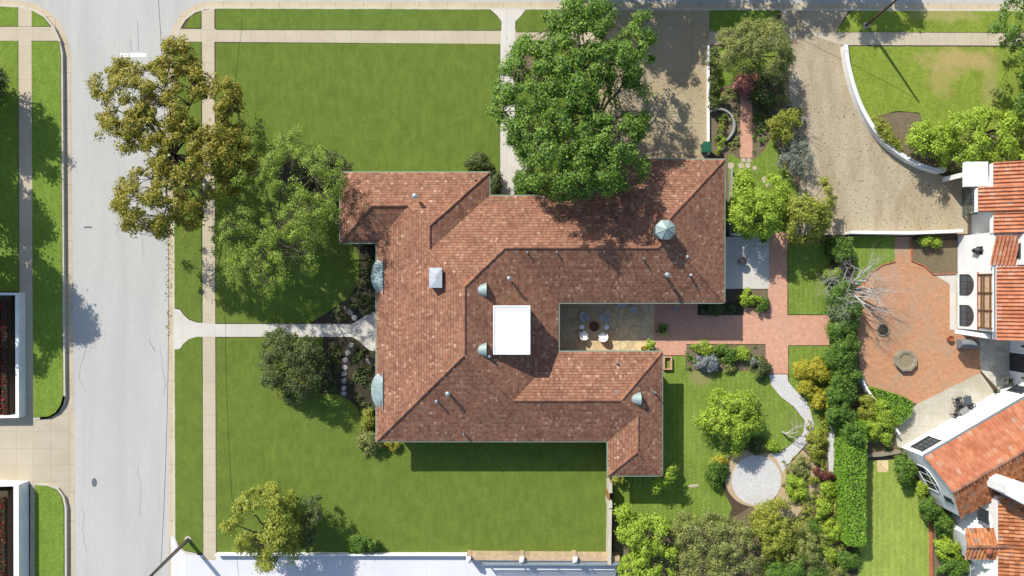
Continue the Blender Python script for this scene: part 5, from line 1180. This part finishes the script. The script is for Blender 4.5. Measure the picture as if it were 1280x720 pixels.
tree('small_tree', 'dark twiggy tree at the bottom edge under the yellow tinged one', 'tree', (985, 705), [(955, 695), (975, 690), (1010, 695), (1030, 715), (1020, 745), (950, 745)], 4.0, .8, 140, 28, .4, .15, 'leaf mid', seed=36, gap=.2, trunk=.1)
shrub('shrub', 'green overhanging shrub at the lower right corner of the house roof', [(812, 608), (822, 600), (832, 585), (842, 583), (848, 592), (840, 604), (828, 614), (818, 616)], 3.2, 'leaf lime', n=26, seed=37, cr=.36, leaf=.18)
shrub('shrub', 'small yellow green shrub under the roof corner beside the timber gate', (773, 599, 7, 6), 1.2, 'leaf yellowgreen', seed=38)
# garden beds
for (e, h, m_, lab) in [((884, 452, 15, 13), 1.1, 'leaf lavender', 'greyish lavender shrub in the square mulch bed'), ((879, 435, 12, 7), .9, 'leaf lime', 'bright green shrub at the top left of the square mulch bed'), ((908, 444, 14, 11), 1.0, 'leaf mid', 'green shrub in the middle of the square mulch bed'), ((926, 442, 10, 9), .9, 'leaf lime', 'bright green shrub right of centre in the square mulch bed'),
                        ((943, 452, 5, 5), .6, 'leaf silver', 'tiny silvery shrub at the right of the square mulch bed'), ((951, 462, 11, 11), 1.0, 'leaf dark', 'dark round shrub at the lower right of the square mulch bed'), ((911, 460, 8, 5), .5, 'leaf olive', 'low olive plant at the lower edge of the square mulch bed'),
                        ((938, 371, 12, 9), 1.0, 'leaf lime', 'bright green bush left of two below the concrete patio'), ((949, 380, 10, 9), 1.0, 'leaf mid', 'green bush right of two below the concrete patio'), ((900, 386, 24, 6), .6, 'leaf dark', 'dark low planting under the eave by the brick path'),
                        ((1018, 463, 20, 16), 1.8, 'leaf gold', 'golden yellow shrub against the tall loose hedge'), ((1010, 485, 11, 10), 1.5, 'leaf gold', 'golden shrub left of the pebble path bend'), ((1027, 500, 12, 11), 1.5, 'leaf gold', 'golden shrub lowest of the yellow group by the pebble path'),
                        ((459, 527, 8, 13), 1.2, 'leaf yellowgreen', 'yellow green shrub at the lower end of the dark front bed'), ((463, 553, 14, 13), 1.6, 'leaf olive', 'olive shrub at the lower left corner of the house roof'), ((488, 556, 9, 6), 1.0, 'leaf gold', 'small orange yellow shrub under the lower left eave'),
                        ((600, 205, 16, 11), 1.8, 'leaf dark', 'dark clipped shrub above the roof corner near the front path'), ((618, 226, 8, 18), 1.6, 'leaf dark', 'dark shrub between roof corner and front path'), ((655, 230, 14, 15), 1.5, 'leaf mid', 'round green shrub at the end of the front path'),
                        ((1100, 530, 20, 26), 1.8, 'leaf lime', 'pale green shrub below the slanting grey wall'), ((1085, 512, 13, 16), 1.6, 'leaf yellowgreen', 'yellowish shrub between hedge and slanting grey wall'),
                        ((1020, 555, 12, 18), 1.2, 'leaf yellowgreen', 'yellow and green planting right of the round patio path'), ((1000, 585, 10, 12), 1.0, 'leaf olive', 'purple grey shrub in the sandy area right of the round patio'), ((996, 610, 12, 16), 1.0, 'leaf lime', 'lime perennial clump in the sandy area right of the round patio'), ((1016, 598, 5, 4), .6, 'leaf yellowgreen', 'tiny tuft on the sandy path edge'),
                        ((1032, 590, 12, 8), 1.2, 'leaf plum', 'dark red shrub beside the clipped hedge'), ((1036, 612, 8, 10), 1.2, 'leaf lime', 'topmost lime clump in the chain of shrubs left of the clipped hedge'), ((1028, 636, 11, 11), 1.3, 'leaf lime', 'second lime clump in the chain of shrubs left of the clipped hedge'), ((1042, 662, 13, 13), 1.3, 'leaf lime', 'third lime clump in the chain of shrubs left of the clipped hedge'), ((1015, 662, 13, 13), 1.2, 'leaf mid', 'green clump left of the chain of lime shrubs'), ((1035, 690, 14, 12), 1.3, 'leaf lime', 'lowest lime clump in the chain of shrubs left of the clipped hedge'), ((1060, 700, 14, 13), 1.3, 'leaf mid', 'green shrub under the lower end of the clipped hedge'), ((1035, 715, 22, 12), 1.2, 'leaf olive', 'reddish olive shrub at the bottom edge left of the striped lawn'),
                        ((1133, 588, 15, 19), 2.0, 'leaf mid', 'topmost green shrub along the angled white house'), ((1151, 612, 7, 9), 1.2, 'leaf lime', 'small lime shrub under the arched window of the angled house'), ((1165, 636, 15, 15), 1.9, 'leaf mid', 'rounded green shrub below the arched window of the angled house'), ((1180, 655, 12, 13), 1.9, 'leaf mid', 'green shrub at the corner of the angled house'), ((1185, 685, 15, 17), 1.9, 'leaf lime', 'light green shrub beside the lower white wall'), ((1195, 712, 18, 14), 2.0, 'leaf mid', 'green shrub at the bottom edge beside the lower white wall'),
                        ((1163, 303, 18, 5.5), 1.0, 'leaf lime', 'clipped lime hedge below the straight white wall'), ((1052, 315, 18, 14), 1.8, 'leaf mid', 'green bush under the bare tree by the white wall'), ((1040, 345, 10, 16), 1.6, 'leaf feather', 'soft green bush left of the bare tree')]:
    shrub('shrub', lab, e, h, m_, seed=int(e[0] + e[1]), gap=.27)
hedge('clipped_hedge', 'long straight clipped bright green hedge left of the striped lawn', [(1058, 528), (1084, 528), (1083, 600), (1083, 682), (1072, 684), (1060, 682), (1057, 600)], 2.3, 'leaf hedge', 260, .13)
hedge('clipped_hedge', 'broad triangular clipped hedge at the lower left of the orange brick court', smooth_pts([(1090, 486), (1110, 490), (1138, 500), (1142, 510), (1136, 522), (1124, 531), (1114, 522), (1102, 505)], n=3), 1.1, 'leaf hedge', 260, .12)
hedge('tree_hedge', 'clipped bright green screen under the bare tree behind the white wall', [(1040, 296), (1066, 297), (1064, 322), (1042, 318)], 1.8, 'leaf mid', 240, .13)
# tall loose hedge of single conifers
for i, (px, py, rx, ry) in enumerate([(1050, 372, 14, 13), (1055, 392, 15, 12), (1052, 412, 15, 12), (1055, 430, 14, 12), (1051, 450, 15, 13), (1054, 472, 15, 13), (1052, 494, 14, 13), (1050, 516, 15, 14), (1066, 540, 10, 12)]):
    names = ['topmost, under the bare tree', 'second from the top', 'third from the top', 'fourth, level with the brick path end', 'fifth, level with the fountain', 'sixth, right of the golden shrub', 'seventh from the top', 'eighth, above the clipped hedge', 'last, beside the pale green shrub']
    shrub('evergreen_shrub', 'tall dark green evergreen in the loose hedge row, ' + names[i], (px, py, rx + 3, ry + 4), 3.0, 'leaf mid', seed=60 + i, cr=.38, leaf=.17, n=90, group='evergreens in the loose hedge', gap=.05)
def cover(name, poly, n, mats, hh=.35, leaf=.12, cr=.2, gap=.45, seed=1):
    random.seed(seed); xs = [p[0] for p in poly]; ys = [p[1] for p in poly]; cl = []; k = 0
    while len(cl) < n and k < n * 30:
        k += 1; p = (random.uniform(min(xs), max(xs)), random.uniform(min(ys), max(ys)))
        if inside(p, poly) and noise.noise(Vector((p[0] * .09, p[1] * .09, seed * 5.1))) > gap - .5: cl.append(W(p[0], p[1], random.uniform(.05, hh)))
    P, Nn = clump_leaves(cl, 14, cr, up=.8); return tag(quads_mesh(name, P, Nn, leaf, M[mats], None), kind='stuff')
cover('ground_cover', [(1000, 640), (1030, 590), (1055, 580), (1057, 690), (1060, 720), (960, 730), (975, 670)], 150, 'leaf mid', seed=1)
cover('ground_cover', [(1000, 640), (1030, 590), (1055, 580), (1057, 690), (1060, 720), (960, 730), (975, 670)], 90, 'leaf olive', .3, seed=2)
cover('ground_cover', [(975, 560), (1008, 570), (1024, 590), (1012, 622), (985, 650), (975, 600)], 45, 'leaf olive', .3, seed=3, gap=.5)
cover('ground_cover', [(888, 130), (924, 100), (924, 190), (905, 190), (918, 160), (905, 140)], 40, 'leaf olive', .2, seed=4, gap=.5)
cover('ground_cover', [(941, 110), (975, 110), (965, 165), (942, 195)], 90, 'leaf mid', .3, seed=5, gap=.4)
cover('ground_cover', [(1006, 520), (1030, 520), (1050, 560), (1030, 590), (1010, 550)], 60, 'leaf yellowgreen', .4, seed=6, gap=.4)
cover('ground_cover', [(1092, 560), (1150, 560), (1165, 640), (1170, 720), (1200, 720), (1185, 640), (1140, 570)], 80, 'leaf mid', .4, seed=7, gap=.4)
cover('ground_cover', [(1180, 150), (1260, 150), (1260, 205), (1190, 214), (1150, 195)], 90, 'leaf lime', .5, seed=8, gap=.4)
cover('ground_cover', [(1000, 625), (1056, 600), (1057, 720), (975, 725)], 260, 'leaf yellowgreen', .7, .13, .26, .4, seed=21)
cover('ground_cover', [(450, 305), (470, 305), (470, 390), (440, 400), (400, 402), (440, 372)], 110, 'leaf dark', .3, .13, .22, .42, seed=22)
cover('ground_cover', [(440, 425), (470, 445), (470, 540), (452, 530), (447, 505), (436, 495), (442, 450)], 150, 'leaf dark', .3, .13, .22, .42, seed=23)
cover('ground_cover', [(405, 425), (426, 425), (424, 488), (402, 490)], 70, 'leaf dark', .3, .13, .22, .45, seed=24)
cover('ground_cover', [(858, 432), (956, 432), (956, 464), (858, 464)], 60, 'leaf mid', .3, .12, .2, .5, seed=25)
tree('small_tree', 'sparse olive tree at the bottom edge among the lime shrubs', 'tree', (1008, 690), [(985, 668), (1005, 655), (1028, 664), (1035, 690), (1025, 718), (995, 722), (980, 700)], 3.4, .8, 80, 26, .36, .15, 'leaf olive', seed=37, gap=.32, trunk=.07)
cover('ground_cover', [(770, 640), (900, 650), (960, 660), (960, 720), (772, 720)], 130, 'leaf mid', .5, seed=9, gap=.4)
def litter(name, poly, n, mats, z=.07, leaf=.11, seed=1):
    random.seed(seed); P_ = []; xs = [p[0] for p in poly]; ys = [p[1] for p in poly]
    while len(P_) < n:
        p = (random.uniform(min(xs), max(xs)), random.uniform(min(ys), max(ys)))
        if inside(p, poly): P_.append(W(p[0], p[1], z + random.uniform(0, .02)))
    return tag(quads_mesh(name, np.array(P_), np.array([(random.gauss(0, .25), random.gauss(0, .25), 1) for _ in P_]), leaf, M[mats], None), kind='stuff')
litter('fallen_leaves', ell(290, 260, 90, 130, 20), 900, 'leaf oak', seed=1)
litter('fallen_leaves', [(206, 120), (217, 120), (217, 420), (207, 420)], 260, 'leaf oak', -.25, seed=2)
litter('fallen_leaves', [(735, 100), (880, 100), (884, 200), (740, 200)], 260, 'leaf olive', .03, seed=3)
litter('fallen_leaves', [(1000, 130), (1060, 130), (1180, 230), (1190, 285), (1005, 290)], 320, 'leaf olive', .045, seed=4)
bare_tree('bare_tree', 'leafless tree with pale grey branches left of the orange brick court', (1052, 362), 5.2, 4, 'palebark', seed=4, levels=5, r0=.2, nl=11)
bare_tree('bare_tree', 'small pale bare sapling with curved limbs on the lawn by the pebble path', (978, 540), 3.0, 3, 'palebark', seed=9, px_dir=(-.3, 1.0), levels=3, r0=.07, nl=3)
bare_tree('bare_tree', 'thin grey bare shrub branches over the edge of the gravel drive', (986, 150), 3.2, 3, 'palebark', seed=12, levels=3, r0=.07, nl=6)
# left edge trees and the street trees whose shade falls into the picture
tree('small_tree', 'small dark tree cut by the left edge above the left pavement', 'tree', (-4, 108), (-6, 107, 18, 20), 3.6, 1.0, 50, 28, .4, .18, 'leaf dark', seed=40, gap=.2)
for i, (b, e, h) in enumerate([((-80, 70), (-130, 62, 55, 55), 7.5), ((-80, 160), (-150, 150, 55, 45), 8.5), ((-90, 290), (-150, 305, 75, 75), 8.5), ((-40, 350), (-86, 282, 42, 42), 8.5), ((736, -49), (762, -122, 112, 86), 9), ((900, -100), (900, -158, 95, 60), 9), ((1040, -110), (1060, -162, 80, 58), 9)]):
    tree('street_tree', ['leafy tree beyond the left edge shading the upper left lawn', 'leafy tree beyond the left edge shading the left pavement', 'large leafy tree beyond the left edge shading the raised bed', 'leafy tree beyond the left edge shading the street', 'large tree across the top street shading the concrete drive', 'tree across the top street shading the asphalt', 'tree across the top street shading the right verge'][i], 'tree', b, e, h, 3.5, 600 if i == 4 else 260, 28, .6, .28, 'leaf mid', seed=50 + i, gap=.12 if i == 4 else .36, group=None)
